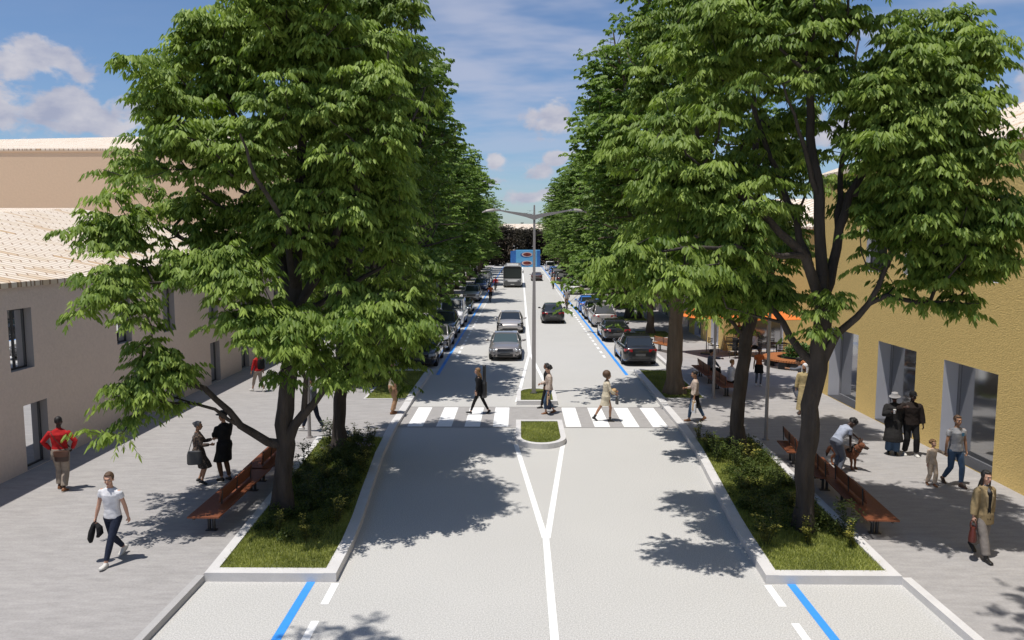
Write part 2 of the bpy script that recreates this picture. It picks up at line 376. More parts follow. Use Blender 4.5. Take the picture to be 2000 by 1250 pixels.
# ---------------------------------------------------------------- buildings
def plaster(name, color, stretch, scale, bump, dist, var=.05):
    return mat(name, color, .9, var=var, var_scale=scale, var_stretch=stretch, bump=bump, bump_scale=scale, bump_dist=dist, detail=3)
M_gold = plaster('gold_rough_plaster', (.74, .535, .205), (1, .6, 1.6), 26.0, .75, .022, .14)
M_pink = plaster('beige_plaster', (.72, .595, .52), (1, 1, 1), 12.0, .5, .03, .05)
M_peach = plaster('peach_plaster', (.66, .49, .34), (1, 1, 1), 6.0, .3, .03, .03)
M_reveal = mat('pale_reveal', (.56, .56, .60), .6, var=.02)
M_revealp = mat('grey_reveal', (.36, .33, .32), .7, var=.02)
M_frame = mat('window_frame_dark', (.05, .05, .055), .4)
M_framel = mat('window_frame_grey', (.30, .30, .32), .4, metal=.4)
def glass(name, tint, rough, refl):
    m = bpy.data.materials.new(name); m.use_nodes = True; nt = m.node_tree; N = nt.nodes; L = nt.links
    b = N['Principled BSDF']; b.inputs['Base Color'].default_value = (*tint, 1); b.inputs['Roughness'].default_value = .3
    g = N.new('ShaderNodeBsdfGlossy'); g.inputs['Roughness'].default_value = rough; g.inputs['Color'].default_value = (.9, .92, .95, 1)
    f = N.new('ShaderNodeFresnel'); f.inputs['IOR'].default_value = 1.6
    mm = N.new('ShaderNodeMath'); mm.operation = 'ADD'; mm.use_clamp = True; L.new(f.outputs[0], mm.inputs[0]); mm.inputs[1].default_value = refl
    mx = N.new('ShaderNodeMixShader'); L.new(mm.outputs[0], mx.inputs[0]); L.new(b.outputs[0], mx.inputs[1]); L.new(g.outputs[0], mx.inputs[2])
    L.new(mx.outputs[0], N['Material Output'].inputs[0]); return m
M_glassL = glass('mirror_window_glass', (.02, .02, .025), .01, .78)
M_glassR = glass('shop_glass', (.02, .02, .02), .07, .34)
M_glassD = glass('dark_window_glass', (.006, .006, .006), .1, .02)
def roof_mat():
    m = bpy.data.materials.new('pale_herringbone_tiles'); m.use_nodes = True; nt = m.node_tree; N = nt.nodes; L = nt.links; b = N['Principled BSDF']
    b.inputs['Roughness'].default_value = .85
    tc = N.new('ShaderNodeTexCoord'); sp = N.new('ShaderNodeSeparateXYZ'); L.new(tc.outputs['UV'], sp.inputs[0])
    def mt(op, a, b_=None, c=None):
        n = N.new('ShaderNodeMath'); n.operation = op
        for i, v in enumerate((a, b_, c)):
            if v is None: continue
            if isinstance(v, (int, float)): n.inputs[i].default_value = v
            else: L.new(v, n.inputs[i])
        return n.outputs[0]
    u, v = sp.outputs[0], sp.outputs[1]; c_, s_ = math.cos(R(42)), math.sin(R(42))
    along = mt('ADD', mt('MULTIPLY', u, c_), mt('MULTIPLY', v, s_)); across = mt('DIVIDE', mt('SUBTRACT', mt('MULTIPLY', v, c_), mt('MULTIPLY', u, s_)), .24)
    sf = mt('FLOOR', across); sfr = mt('FRACT', across); t = mt('ADD', mt('DIVIDE', along, .85), mt('MULTIPLY', sf, .37)); fl = mt('FLOOR', t); fr = mt('FRACT', t)
    ln = mt('MAXIMUM', mt('LESS_THAN', fr, .05), mt('LESS_THAN', sfr, .19))
    cb = N.new('ShaderNodeCombineXYZ'); L.new(fl, cb.inputs[0]); L.new(sf, cb.inputs[1])
    wn = N.new('ShaderNodeTexWhiteNoise'); wn.noise_dimensions = '2D'; L.new(cb.outputs[0], wn.inputs['Vector'])
    cr = N.new('ShaderNodeValToRGB'); L.new(wn.outputs[0], cr.inputs[0]); e = cr.color_ramp.elements
    e[0].color = (.60, .42, .25, 1); e[1].color = (.80, .71, .59, 1); x = e.new(.12); x.color = (.74, .63, .49, 1); x = e.new(.5); x.color = (.79, .69, .57, 1)
    mx = N.new('ShaderNodeMix'); mx.data_type = 'RGBA'; L.new(ln, mx.inputs[0]); L.new(cr.outputs[0], mx.inputs['A']); mx.inputs['B'].default_value = (.34, .23, .15, 1)
    L.new(mx.outputs['Result'], b.inputs['Base Color'])
    bp = N.new('ShaderNodeBump'); bp.inputs['Distance'].default_value = .03; bp.inputs['Strength'].default_value = .7; L.new(mt('SUBTRACT', sfr, ln), bp.inputs['Height']); L.new(bp.outputs[0], b.inputs['Normal'])
    return m
M_roof = roof_mat()
def roof_mesh(name, polys, parent, thick=.14):
    """polys: list of 3D polygons; the first edge of each is the eave (u axis)"""
    b = MB(); uv = []
    for ip, P in enumerate(polys):
        P = [Vector(p) for p in P]; u = (P[1] - P[0]).normalized(); n = (P[1] - P[0]).cross(P[-1] - P[0]).normalized(); v = n.cross(u)
        k = len(P); b.add(P + [p - Vector((0, 0, thick)) for p in P], [tuple(range(k))] + [(i, k + i, k + (i + 1) % k, (i + 1) % k) for i in range(k)])
        q = [((p - P[0]).dot(u) * (-1 if ip % 2 else 1), (p - P[0]).dot(v)) for p in P]
        uv += q
        for i in range(k): uv += [q[i]] * 2 + [q[(i + 1) % k]] * 2
    me = b.mesh(name, M_roof); l = me.uv_layers.new(name='UVMap')
    for i, c in enumerate(uv): l.data[i].uv = c
    return link(name, me, parent)
def wall_grid(b, org, udir, ndir, length, z0, z1, holes, depth, m=0, mr=1):
    """front face of a wall with real openings: holes (u0, u1, z0, z1); reveals of the given depth; ndir points outwards"""
    org = Vector(org); u = Vector(udir); n = Vector(ndir); us = sorted({0, length} | {h[0] for h in holes} | {h[1] for h in holes}); zs = sorted({z0, z1} | {h[2] for h in holes} | {h[3] for h in holes})
    P = lambda a, z, d=0: org + u * a + Vector((0, 0, z)) - n * d
    flip = u.cross(Vector((0, 0, 1))).dot(n) < 0
    def q(a, b_, c, d, mm): b.add([a, b_, c, d][::-1] if flip else [a, b_, c, d], [(0, 1, 2, 3)], mm)
    for i in range(len(us) - 1):
        for j in range(len(zs) - 1):
            a0, a1, c0, c1 = us[i], us[i + 1], zs[j], zs[j + 1]; mu, mz = (a0 + a1) / 2, (c0 + c1) / 2
            if any(h[0] < mu < h[1] and h[2] < mz < h[3] for h in holes): continue
            q(P(a0, c0), P(a1, c0), P(a1, c1), P(a0, c1), m)
    for h in holes:
        a0, a1, c0, c1 = h
        q(P(a0, c0), P(a0, c1), P(a0, c1, depth), P(a0, c0, depth), mr); q(P(a1, c0, depth), P(a1, c1, depth), P(a1, c1), P(a1, c0), mr)
        q(P(a0, c1), P(a1, c1), P(a1, c1, depth), P(a0, c1, depth), mr); q(P(a0, c0, depth), P(a1, c0, depth), P(a1, c0), P(a0, c0), mr)
def window(parent, org, udir, ndir, h, depth, glassm, framem, fw=.06, name='window', mull=0):
    org = Vector(org); u = Vector(udir); n = Vector(ndir); a0, a1, c0, c1 = h
    def bar(b, ua, ub, za, zb, d0, d1):
        c = org + u * ((ua + ub) / 2) + Vector((0, 0, (za + zb) / 2)) - n * ((d0 + d1) / 2)
        b.obox(c, u * (ub - ua) / 2, n * (d1 - d0) / 2, Vector((0, 0, (zb - za) / 2)))
    b = MB(); d0, d1 = depth - .06, depth - .003
    bar(b, a0 + .003, a1 - .003, c0 + .003, c0 + fw, d0, d1); bar(b, a0 + .003, a1 - .003, c1 - fw, c1 - .003, d0, d1)
    bar(b, a0 + .003, a0 + fw, c0 + fw, c1 - fw, d0, d1); bar(b, a1 - fw, a1 - .003, c0 + fw, c1 - fw, d0, d1)
    for k in range(mull):
        x = a0 + (a1 - a0) * (k + 1) / (mull + 1); bar(b, x - .025, x + .025, c0 + fw, c1 - fw, d0, d1)
    w = b.build(name, framem, parent)
    g = MB(); bar(g, a0 + fw, a1 - fw, c0 + fw, c1 - fw, depth - .03, depth - .02); g.build('pane', glassm, w)
    return w
# right: gold two-storey building
GX = 12.6
rb = thing('gold_building', 'gold rough-plastered two-storey building with tall shop openings and pale tiled roof', 'building')
holesR = [(20.1 + 6, 22.7 + 6, .15, 2.95), (24.3 + 6, 26.9 + 6, .15, 2.95), (28.5 + 6, 31.1 + 6, .15, 2.95), (15.9 + 6, 18.5 + 6, .15, 2.95), (11.7 + 6, 14.3 + 6, .15, 2.95),
          (20.35 + 6, 21.35 + 6, 5.35, 7.3), (24.5 + 6, 25.4 + 6, 5.35, 7.3), (26.6 + 6, 28.2 + 6, 5.35, 7.3), (16.2 + 6, 17.2 + 6, 5.35, 7.3)]
b = MB(); wall_grid(b, (GX, -6, 0), (0, 1, 0), (-1, 0, 0), 39.0, .1, 9.15, holesR, .50)
wall_grid(b, (GX, 33.0, 0), (1, 0, 0), (0, 1, 0), 24, .1, 9.15, [], .4)
b.build('wall', [M_gold, M_reveal], rb)
for h in holesR[:5]: window(rb, (GX, -6, 0), (0, 1, 0), (-1, 0, 0), h, .5, M_glassR, M_framel, .09, 'shop_window')
for h in holesR[:5]: MB().box(GX - .004, GX + .44, h[0] - 6 + .004, h[1] - 6 - .004, h[2] + .003, h[2] + .018).build('threshold', M_frame, rb)
for h in holesR[5:]: window(rb, (GX, -6, 0), (0, 1, 0), (-1, 0, 0), h, .22, M_glassD, M_frame, .03)
e = GX - .12; zr, zi = 9.15, 11.6
roof_mesh('roof', [[(e, 33.2, zr), (e, -6, zr), (e + 6, -6, zi), (e + 6, 27.5, zi)], [(e + 24, 33.2, zr), (e, 33.2, zr), (e + 6, 27.5, zi), (e + 18, 27.5, zi)], [(e + 24, -6, zr), (e + 24, 33.2, zr), (e + 18, 27.5, zi), (e + 6, 27.5, zi), (e + 6, -6, zi), (e + 18, -6, zi)]], rb)
# right: building behind the little square (gold, set back) and the rest of the row
rb2 = thing('gold_building', 'gold-plastered building standing behind the small square with the orange parasol', 'building')
hs = [(1.4 + 0, 3.0, .15, 3.0), (6.4, 8.0, .15, 3.0)]
b = MB(); wall_grid(b, (11.7, 43.9, 0), (1, 0, 0), (0, -1, 0), 26, .1, 7.2, [(1.6, 3.4, .15, 3.0), (9.0, 10.6, .15, 3.0)], .3)
sid = [(1.2, 3.0, .15, 2.9), (5.6, 7.4, .15, 2.9)]
wall_grid(b, (11.7, 43.9, 0), (0, 1, 0), (-1, 0, 0), 9.1, .1, 7.2, sid, .35)
b.build('wall', [M_gold, M_reveal], rb2)
for h in sid: window(rb2, (11.7, 43.9, 0), (0, 1, 0), (-1, 0, 0), h, .35, M_glassR, M_framel, .08, 'shop_window')
for h in [(1.6, 3.4, .15, 3.0), (9.0, 10.6, .15, 3.0)]: window(rb2, (11.7, 43.9, 0), (1, 0, 0), (0, -1, 0), h, .3, M_glassR, M_framel, .08, 'shop_window')
roof_mesh('roof', [[(11.5, 43.7, 7.2), (38, 43.7, 7.2), (38, 48.5, 9.0), (16, 48.5, 9.0)], [(11.5, 53, 7.2), (11.5, 43.7, 7.2), (16, 48.5, 9.0), (16, 53, 9.0)]], rb2)
rows = [(12.3, 53.1, 84, 6.4, M_pink, 'beige plastered building beyond the gold one on the right pavement'), (12.6, 84.1, 120, 7.5, M_gold, 'far gold-coloured building with few openings on the right side'), (12.4, 120.1, 175, 7.0, M_peach, 'pale peach building closing the right row far away')]
for X, y0, y1, hh, mm, lab in rows:
    t = thing('terrace_building', lab, 'building'); L_ = y1 - y0; hl = []; u = 2.0
    while u + 1.2 < L_: hl += [(u, u + 1.1, .15, 2.3), (u, u + 1.0, 3.9, 5.5)]; u += 4.3
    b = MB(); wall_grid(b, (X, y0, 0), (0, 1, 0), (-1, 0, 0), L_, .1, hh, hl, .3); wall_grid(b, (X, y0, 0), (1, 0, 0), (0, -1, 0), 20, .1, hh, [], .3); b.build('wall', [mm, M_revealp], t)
    for h in hl: window(t, (X, y0, 0), (0, 1, 0), (-1, 0, 0), h, .3, M_glassL, M_frame, .05)
    roof_mesh('roof', [[(X - .1, y1, hh), (X - .1, y0, hh), (X + 5, y0, hh + 1.9), (X + 5, y1, hh + 1.9)], [(X - .1, y0, hh), (X + 20, y0, hh), (X + 20, y0 + .3, hh + 1.9), (X + 5, y0 + .3, hh + 1.9)]], t)
# left: beige two-storey building
LX = -13.62
lb = thing('beige_building', 'low beige plastered building with narrow windows and a broad pale tiled roof', 'building')
def lw(px0, px1): return None
hL = []
for y in (10.3, 15.4, 20.55, 26.4, 29.5, 33.3, 37.0, 42, 46, 51): hL.append((y + 6, y + 6 + 1.05, .14, 1.95))
for y in (9.4, 14.8, 20.15, 25.6, 29.0, 33.3, 37.2, 42.2, 46.3, 51): hL.append((y + 6, y + 6 + 1.0, 2.95, 4.62))
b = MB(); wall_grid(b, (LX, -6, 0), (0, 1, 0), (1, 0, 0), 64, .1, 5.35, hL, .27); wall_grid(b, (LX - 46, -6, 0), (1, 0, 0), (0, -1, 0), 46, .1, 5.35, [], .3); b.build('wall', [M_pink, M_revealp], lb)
for k, h in enumerate(hL): window(lb, (LX, -6, 0), (0, 1, 0), (1, 0, 0), h, .27, M_glassL, M_frame, .05, mull=1 if k == 12 else 0)
e = LX + .06
roof_mesh('roof', [[(e - 46, -6, 5.35), (e, -6, 5.35), (-20.3, 35.2, 7.92), (-60, 35.2, 7.92)], [(e, -6, 5.35), (e, 58, 5.35), (-20.3, 35.2, 7.92)], [(e, 58, 5.35), (e - 46, 58, 5.35), (-60, 35.2, 7.92), (-20.3, 35.2, 7.92)]], lb)
lb2 = thing('peach_building', 'tall peach building rising behind the low tiled roof on the left', 'building')
hl = []; u = 4.0
while u < 55: hl += [(u, u + 1.1, .15, 2.3), (u, u + 1.1, 4.6, 6.4), (u, u + 1.1, 8.6, 10.4)]; u += 5
b = MB(); wall_grid(b, (-75, 60, 0), (1, 0, 0), (0, -1, 0), 75 + LX, .1, 13.2, [], .3); wall_grid(b, (LX, 60, 0), (0, 1, 0), (1, 0, 0), 60, .1, 13.2, hl, .3)
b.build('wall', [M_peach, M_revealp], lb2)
for h in hl: window(lb2, (LX, 60, 0), (0, 1, 0), (1, 0, 0), h, .3, M_glassL, M_frame, .05)
c = MB(); c.box(-75.2, LX + .1, 59.94, 60, 13.2, 13.45); c.build('cornice', M_peach, lb2)
roof_mesh('roof', [[(-75, 59.93, 13.46), (LX + .1, 59.93, 13.46), (-24, 78, 17.0), (-36, 84, 17.6), (-75, 84, 16.9)], [(LX + .1, 59.93, 13.46), (LX + .1, 120, 13.46), (-24, 100, 17.0), (-24, 78, 17.0)]], lb2)
t = thing('terrace_building', 'distant beige building at the far end of the left row', 'building')
b = MB(); hl = [];  u = 3.0
while u < 60: hl += [(u, u + 1.1, .15, 2.3), (u, u + 1.1, 4.0, 5.8)]; u += 5
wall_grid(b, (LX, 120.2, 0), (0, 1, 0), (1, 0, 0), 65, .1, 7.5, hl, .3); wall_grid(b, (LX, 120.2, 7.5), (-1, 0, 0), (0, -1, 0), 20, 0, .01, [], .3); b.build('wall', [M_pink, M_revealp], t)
for h in hl: window(t, (LX, 120.2, 0), (0, 1, 0), (1, 0, 0), h, .3, M_glassL, M_frame, .05)
roof_mesh('roof', [[(LX + .1, 120.2, 7.5), (LX + .1, 185, 7.5), (LX - 6, 185, 9.5), (LX - 6, 120.2, 9.5)]], t)
# end of the street: blue painted block with two oval rings, pink-roofed building behind
def mural():
    t = thing('painted_block', 'blue painted block with two red ovals closing the far end of the street', 'mural wall', (0, 181, 0))
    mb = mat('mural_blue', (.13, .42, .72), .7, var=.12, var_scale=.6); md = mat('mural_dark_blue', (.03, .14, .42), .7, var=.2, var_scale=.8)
    MB().box(-1.0, 4.7, 0, 5, 0, 3.95).build('front_wall', mb, t)
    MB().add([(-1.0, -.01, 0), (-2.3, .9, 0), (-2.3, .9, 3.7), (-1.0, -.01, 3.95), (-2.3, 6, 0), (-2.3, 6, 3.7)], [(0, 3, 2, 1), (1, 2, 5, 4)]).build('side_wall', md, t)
    MB().box(3.95, 4.72, -.03, -.003, .1, 3.9).build('stripe', md, t)
    for i, z in enumerate((.95, 2.95)):
        for nm, rx, rz, y, dx, mm in (('oval_shadow', 1.35, .62, -.02, -.15, mat('mural_shadow', (.02, .10, .33), .7)), ('oval_ring', 1.25, .55, -.04, .05, mat('mural_cream', (.72, .55, .50), .7)), ('oval_centre', .95, .38, -.06, .08, mat('mural_red', (.22, .03, .02), .7, color2=(.05, .01, .01), c2_scale=1.5))):
            MB().rings([[(1.55 + dx + rx * math.cos(a), yy, z + (-.12 if 'shadow' in nm else 0) + rz * math.sin(a)) for a in (2 * math.pi * k / 28 for k in range(28))] for yy in (y + .015, y)]).build(nm, mm, t)
mural()
t = thing('end_building', 'low building with pinkish roof just visible behind the far trees', 'building', (0, 215, 0))
b = MB(); wall_grid(b, (-30, 0, 0), (1, 0, 0), (0, -1, 0), 60, 0, 8.9, [(a, a + 1.4, 3.5, 5.2) for a in range(3, 56, 5)], .3); b.build('wall', [M_peach, M_revealp], t)
roof_mesh('roof', [[(-30.2, -.3, 8.9), (30.2, -.3, 8.9), (24, 7, 10.9), (-24, 7, 10.9)]], t)
# ---------------------------------------------------------------- vehicles
M_tyre = mat('tyre_rubber', (.018, .018, .019), .8); M_rim = mat('alloy_rim', (.45, .46, .48), .3, metal=.9); M_blackp = mat('black_plastic', (.015, .015, .016), .5)
M_carglass = glass('car_glass', (.010, .013, .012), .03, .0); M_carglass_g = glass('green_car_glass', (.05, .075, .07), .03, .02)
M_lamp = mat('headlamp_lens', (.55, .57, .60), .12, coat=1.0, metal=.3); M_tail = mat('tail_lamp', (.38, .012, .014), .2, coat=1.0); M_plate = mat('blank_plate', (.10, .10, .10), .5); M_platew = mat('pale_plate', (.6, .6, .58), .5); M_chrome = mat('chrome_trim', (.6, .6, .62), .15, metal=1.0)
M_seat = mat('seat_grey', (.16, .15, .14), .8)
def paint_mat(name, c, metal=.35, rough=.32): return mat(name, c, rough, metal=metal, coat=1.0)
P_grey = paint_mat('warm_grey_paint', (.27, .25, .245)); P_silver = paint_mat('silver_paint', (.46, .43, .41)); P_dark = paint_mat('dark_grey_paint', (.020, .020, .022)); P_black = paint_mat('black_paint', (.012, .012, .014), 0, .2)
P_white = paint_mat('white_paint', (.80, .79, .78), 0, .3); P_bluec = paint_mat('blue_paint', (.03, .16, .52), .2); P_navy = paint_mat('navy_paint', (.015, .035, .14), .2); P_brown = paint_mat('brown_paint', (.09, .055, .045), .2)
# profile keys: L, W, H, hood height hz, nose height nz, windscreen base wb / top wt, roof end rt, rear glass base rb (all measured from the nose), deck height dz, tail height tz
CARS = dict(
    saloon=dict(L=4.6, W=1.84, H=1.32, nz=.62, hz=.86, wb=1.35, wt=2.1, rt=3.2, rb=3.95, dz=.98, tz=.90, wf=.88, wr=3.68, wheel=.325, gr=1),
    sport=dict(L=4.6, W=1.92, H=1.36, nz=.60, hz=.86, wb=1.35, wt=2.25, rt=3.1, rb=4.2, dz=.96, tz=.90, wf=.90, wr=3.72, wheel=.35, gr=0),
    hatch=dict(L=4.4, W=1.82, H=1.47, nz=.68, hz=.96, wb=1.15, wt=1.95, rt=3.55, rb=4.10, dz=1.04, tz=.95, wf=.86, wr=3.52, wheel=.33, gr=1),
    suv=dict(L=4.55, W=1.88, H=1.66, nz=.78, hz=1.06, wb=1.2, wt=1.9, rt=3.95, rb=4.38, dz=1.10, tz=1.0, wf=.88, wr=3.6, wheel=.36, gr=1),
    van=dict(L=5.0, W=1.98, H=1.98, nz=.85, hz=1.20, wb=.85, wt=1.65, rt=4.80, rb=4.92, dz=1.25, tz=1.15, wf=.95, wr=3.95, wheel=.35, gr=1))
def interp(t, xs, ys):
    return float(np.interp(t, xs, ys))
def make_car(kind, paint, label, group, loc, rz, glassm=None, name='parked_car', lights='both', cat='car', far=False):
    q = CARS[kind]; L_, W, H = q['L'], q['W'], q['H']; glassm = glassm or M_carglass
    t = thing(name, label, cat, loc, rz, group)
    # local: nose towards -y; y = s - L/2
    st = [0, .06, .25, .6, q['wb'], q['wt'], (q['wt'] + q['rt']) / 2, q['rt'], q['rb'], L_ - .22, L_ - .05, L_]
    top = [q['nz'] - .10, q['nz'] + .02, q['nz'] + .12, q['hz'] - .07, q['hz'], q['hz'] + .015, (q['hz'] + q['dz']) / 2 + .02, q['dz'], q['dz'], q['tz'] + .03, q['tz'] - .02, q['tz'] - .12]
    hw = [W * k / 2 for k in (.74, .83, .92, .97, .995, 1, 1, 1, .99, .93, .86, .80)]
    bot = [.30, .22, .19, .17, .17, .17, .17, .17, .18, .22, .26, .34]
    rs = []
    for s, z1, w, z0 in zip(st, top, hw, bot):
        y = s - L_ / 2; zs = z0 + (z1 - z0) * .45
        half = [(w * .86, z0), (w * .97, z0 + .10), (w, zs), (w * .985, z0 + (z1 - z0) * .72), (w * .93, z1 - .06), (w * .82, z1), (w * .42, z1 + .022), (0, z1 + .03)]
        pts = [(x, y, z) for x, z in half] + [(-x, y, z) for x, z in half[::-1][1:]] + [(-w * .4, y, z0 - .0), (w * .4, y, z0 - .0)]
        rs.append(pts)
    body = MB().rings(rs).mesh('body', [paint, M_blackp])
    body = evaluated(body, [('SUBSURF', dict(levels=1, render_levels=1))], 'body')
    # wheel arches
    cb = MB(); r = q['wheel']
    for s in (q['wf'], q['wr']):
        for sx in (-1, 1):
            x0, x1 = sorted((sx * (W / 2 - .27), sx * (W / 2 + .2))); y = s - L_ / 2; rr = r + .05
            cb.rings([[(x, y + rr * math.cos(a), r + rr * math.sin(a)) for a in (2 * math.pi * k / 20 for k in range(20))] for x in ((x0, x1))])
    cut = bpy.data.objects.new('cut', cb.mesh('cut', [paint, M_blackp])); cut.data.polygons.foreach_set('material_index', [1] * len(cut.data.polygons)); TMP.collection.objects.link(cut)
    bm = bmesh.new(); bm.from_mesh(cut.data); bmesh.ops.recalc_face_normals(bm, faces=bm.faces); bm.to_mesh(cut.data); bm.free()
    bm = bmesh.new(); bm.from_mesh(body); bmesh.ops.recalc_face_normals(bm, faces=bm.faces); bm.to_mesh(body); bm.free()
    body = evaluated(body, [('BOOLEAN', dict(object=cut, operation='DIFFERENCE', solver='EXACT'))], 'body'); bpy.data.objects.remove(cut)
    body.polygons.foreach_set('use_smooth', [True] * len(body.polygons)); body.set_sharp_from_angle(angle=R(38)); link('body', body, t)
    Y = lambda s: s - L_ / 2
    # glasshouse
    hb, db = q['hz'], q['dz']; wB = W / 2 * .885; wT = W / 2 * (.70 if kind != 'van' else .80)
    ks = [(q['wb'] - .02, hb - .02, wB * .90), (q['wb'] + .25, hb + .01, wB * .99), ((q['wt'] + q['rt']) / 2, (hb + db) / 2 + .02, wB), (q['rb'] - .25, db + .01, wB * .98), (q['rb'] + .02, db - .02, wB * .90)]
    kt = [(q['wt'], H - .07, wT * .94), (q['wt'] + .3, H - .03, wT), ((q['wt'] + q['rt']) / 2, H - .02, wT), (q['rt'] - .25, H - .04, wT), (q['rt'], H - .09, wT * .93)]
    lo = [(w, Y(s), z) for s, z, w in ks] + [(-w, Y(s), z) for s, z, w in ks[::-1]]; hi = [(w, Y(s), z) for s, z, w in kt] + [(-w, Y(s), z) for s, z, w in kt[::-1]]
    MB().rings([[(x * .99, y, z - .06) for x, y, z in lo], lo, hi]).build('glasshouse', glassm, t, True, 25)
    ro = [(x * 1.015, y, z - .012) for x, y, z in hi]; r2 = [(x * .985, y * .99 if abs(y) > 0 else y, z + .035) for x, y, z in hi]; r3 = [(x * .6, y * .9, H) for x, y, z in hi]
    MB().rings([[(x * 1.0, y, z - .03) for x, y, z in hi], ro, r2, r3]).build('roof', paint, t, True, 50)
    for sx in (-1, 1):
        for (a, b_) in ((0, 0), (2, 2), (4, 4)):
            pb = MB()
            p0 = Vector((sx * ks[a][2], Y(ks[a][0]), ks[a][1])); p1 = Vector((sx * kt[b_][2], Y(kt[b_][0]), kt[b_][1]))
            pb.tube([p0 - (p1 - p0) * .04, p1], [.045 if a != 2 else .035, .035], 6)
            pb.build('window_pillar', paint, t, True)
    # wheels
    for s in (q['wf'], q['wr']):
        for sx in (-1, 1):
            x = sx * (W / 2 - .13); y = Y(s); wb_ = MB(); ring = []
            for (dx, rr) in ((-.10, r * .70), (-.105, r * .93), (-.08, r), (.08, r), (.105, r * .93), (.10, r * .70)):
                ring.append([(x + sx * dx, y + rr * math.cos(a), r + rr * math.sin(a)) for a in (2 * math.pi * k / 20 for k in range(20))])
            w_ = wb_.rings(ring, cap=False).build('wheel', M_tyre, t, True, 40)
            rb_ = MB(); rb_.rings([[(x + sx * dx, y + rr * math.cos(a), r + rr * math.sin(a)) for a in (2 * math.pi * k / 16 for k in range(16))] for dx, rr in ((.02, r * .70), (.085, r * .72), (.075, r * .64))], cap=False)
            rb_.disc((x + sx * .03, y, r), r * .66, 16, 1, (sx, 0, 0))
            for k in range(5):
                a = 2 * math.pi * k / 5 + .3; c = Vector((x + sx * .068, y + r * .36 * math.cos(a), r + r * .36 * math.sin(a))); dv = Vector((0, math.cos(a), math.sin(a)))
                rb_.obox(c, (.012, 0, 0), dv * r * .32, Vector((0, -math.sin(a), math.cos(a))) * r * .09)
            rb_.build('rim', [M_rim, M_blackp], w_)
    # nose
    yn = Y(0)
    def face_y(x, z, front=True):                              # how far back the nose / tail surface lies at half width x
        k = min(1, abs(x) / (W / 2)); return (yn + .02 + .42 * max(0, k - .35) ** 2.0) if front else (Y(L_) - .02 - .34 * max(0, k - .35) ** 2.0)
    def patch(nm, x0, x1, z0, z1, m, front=True, out=.03, n=5, skew=0.0, taper=1.0):
        b = MB(); rings_ = []; sg = -1 if front else 1
        for k in range(n + 1):
            x = x0 + (x1 - x0) * k / n; y = face_y(x, 0, front); zz0 = z0 + skew * k / n; zz1 = z1 + skew * k / n
            if taper != 1: zz0 = zz0 + (zz1 - zz0) * (1 - taper) * (k / n)
            rings_.append([(x, y + sg * out, zz0), (x, y + sg * out, zz1), (x, y - sg * .12, zz1 + .01), (x, y - sg * .12, zz0 - .0)])
        return b.rings(rings_).build(nm, m, t, False)
    nz = q['nz']
    if kind == 'saloon':
        for sx in (-1, 1):
            h_ = MB()
            for dx, rr in ((.60, .095), (.78, .082)):
                h_.ball((sx * dx * W / 1.84, face_y(dx, 0) + .03, nz - .03), (rr, .10, rr), 12, 8)
            h_.build('headlight', M_lamp, t, True)
            rg_ = MB()
            for dx, rr in ((.60, .112), (.78, .098)): rg_.ball((sx * dx * W / 1.84, face_y(dx, 0) + .05, nz - .03), (rr, .09, rr), 12, 8)
            rg_.build('headlight_surround', M_blackp, t, True)
        patch('grille', -.42, .42, nz - .10, nz + .04, M_blackp, out=.035)
        g = MB()
        for k in range(3): g.box(-.42, .42, yn - .045, yn - .02, nz - .085 + .045 * k, nz - .073 + .045 * k)
        g.build('grille_slat', M_chrome, t)
        patch('lower_intake', -.42, .42, .26, .38, M_blackp, out=.03); patch('plate', -.26, .26, .36, .47, M_plate, out=.045, n=1)
        for sx in (-1, 1): patch('fog_lamp_recess', sx * .52, sx * .82, .27, .38, M_blackp, out=.03)
    elif kind == 'sport':
        for sx in (-1, 1): patch('headlight', sx * .52, sx * .90, nz - .02, nz + .08, M_blackp, out=.03, skew=.09)
        for sx in (-1, 1): h_ = MB().ball((sx * .70, face_y(.70, 0) + .01, nz + .05), (.08, .07, .035), 8, 6).build('headlight_lens', M_lamp, t, True)
        for sx in (-1, 1): patch('side_intake', sx * .80, sx * .90, .36, .56, M_blackp, out=.02, n=2)
        patch('lower_intake', -.70, .70, .26, .38, M_blackp, out=.03)
    else:
        for sx in (-1, 1): patch('headlight', sx * .50, sx * .84, nz - .08, nz + .04, M_lamp, out=.03, skew=.04)
        patch('grille', -.45, .45, nz - .10, nz + .01, M_blackp, out=.035); patch('lower_intake', -.62, .62, .28, .42, M_blackp, out=.03); patch('plate', -.26, .26, .44, .54, M_plate, out=.045, n=1)
        patch('chrome_strip', -.45, .45, nz + .01, nz + .03, M_chrome, out=.04)
    # tail
    tz = q['tz']
    for sx in (-1, 1): patch('tail_light', sx * .42, sx * .84, tz - .20, tz - .06, M_tail, False, .025, taper=.8)
    patch('rear_plate', -.26, .26, tz - .40, tz - .29, M_plate if paint is not P_white else M_blackp, False, .03, 1); patch('rear_bumper_insert', -.66, .66, .30, .42, M_blackp, False, .03)
    for sx in (-1, 1):                                         # mirrors
        mm = MB(); yy = Y(q['wb'] + .42); mm.ball((sx * (W / 2 + .10), yy, q['hz'] + .07), (.11, .06, .07), 8, 6); mm.tube([(sx * (W / 2 - .10), yy + .02, q['hz'] + .0), (sx * (W / 2 + .05), yy, q['hz'] + .05)], .022, 5)
        mm.build('wing_mirror', paint, t, True)
    for sx in (-1, 1):                                         # door seams and handles
        hb_ = MB(); hb_.obox((sx * (W / 2 * .992), Y(q['wt'] + .75), q['hz'] - .14), (.012, 0, 0), (0, .09, 0), (0, 0, .014)); hb_.obox((sx * (W / 2 * .992), Y(q['rt'] - .05), q['hz'] - .14), (.012, 0, 0), (0, .09, 0), (0, 0, .014)); hb_.build('door_handle', paint, t)
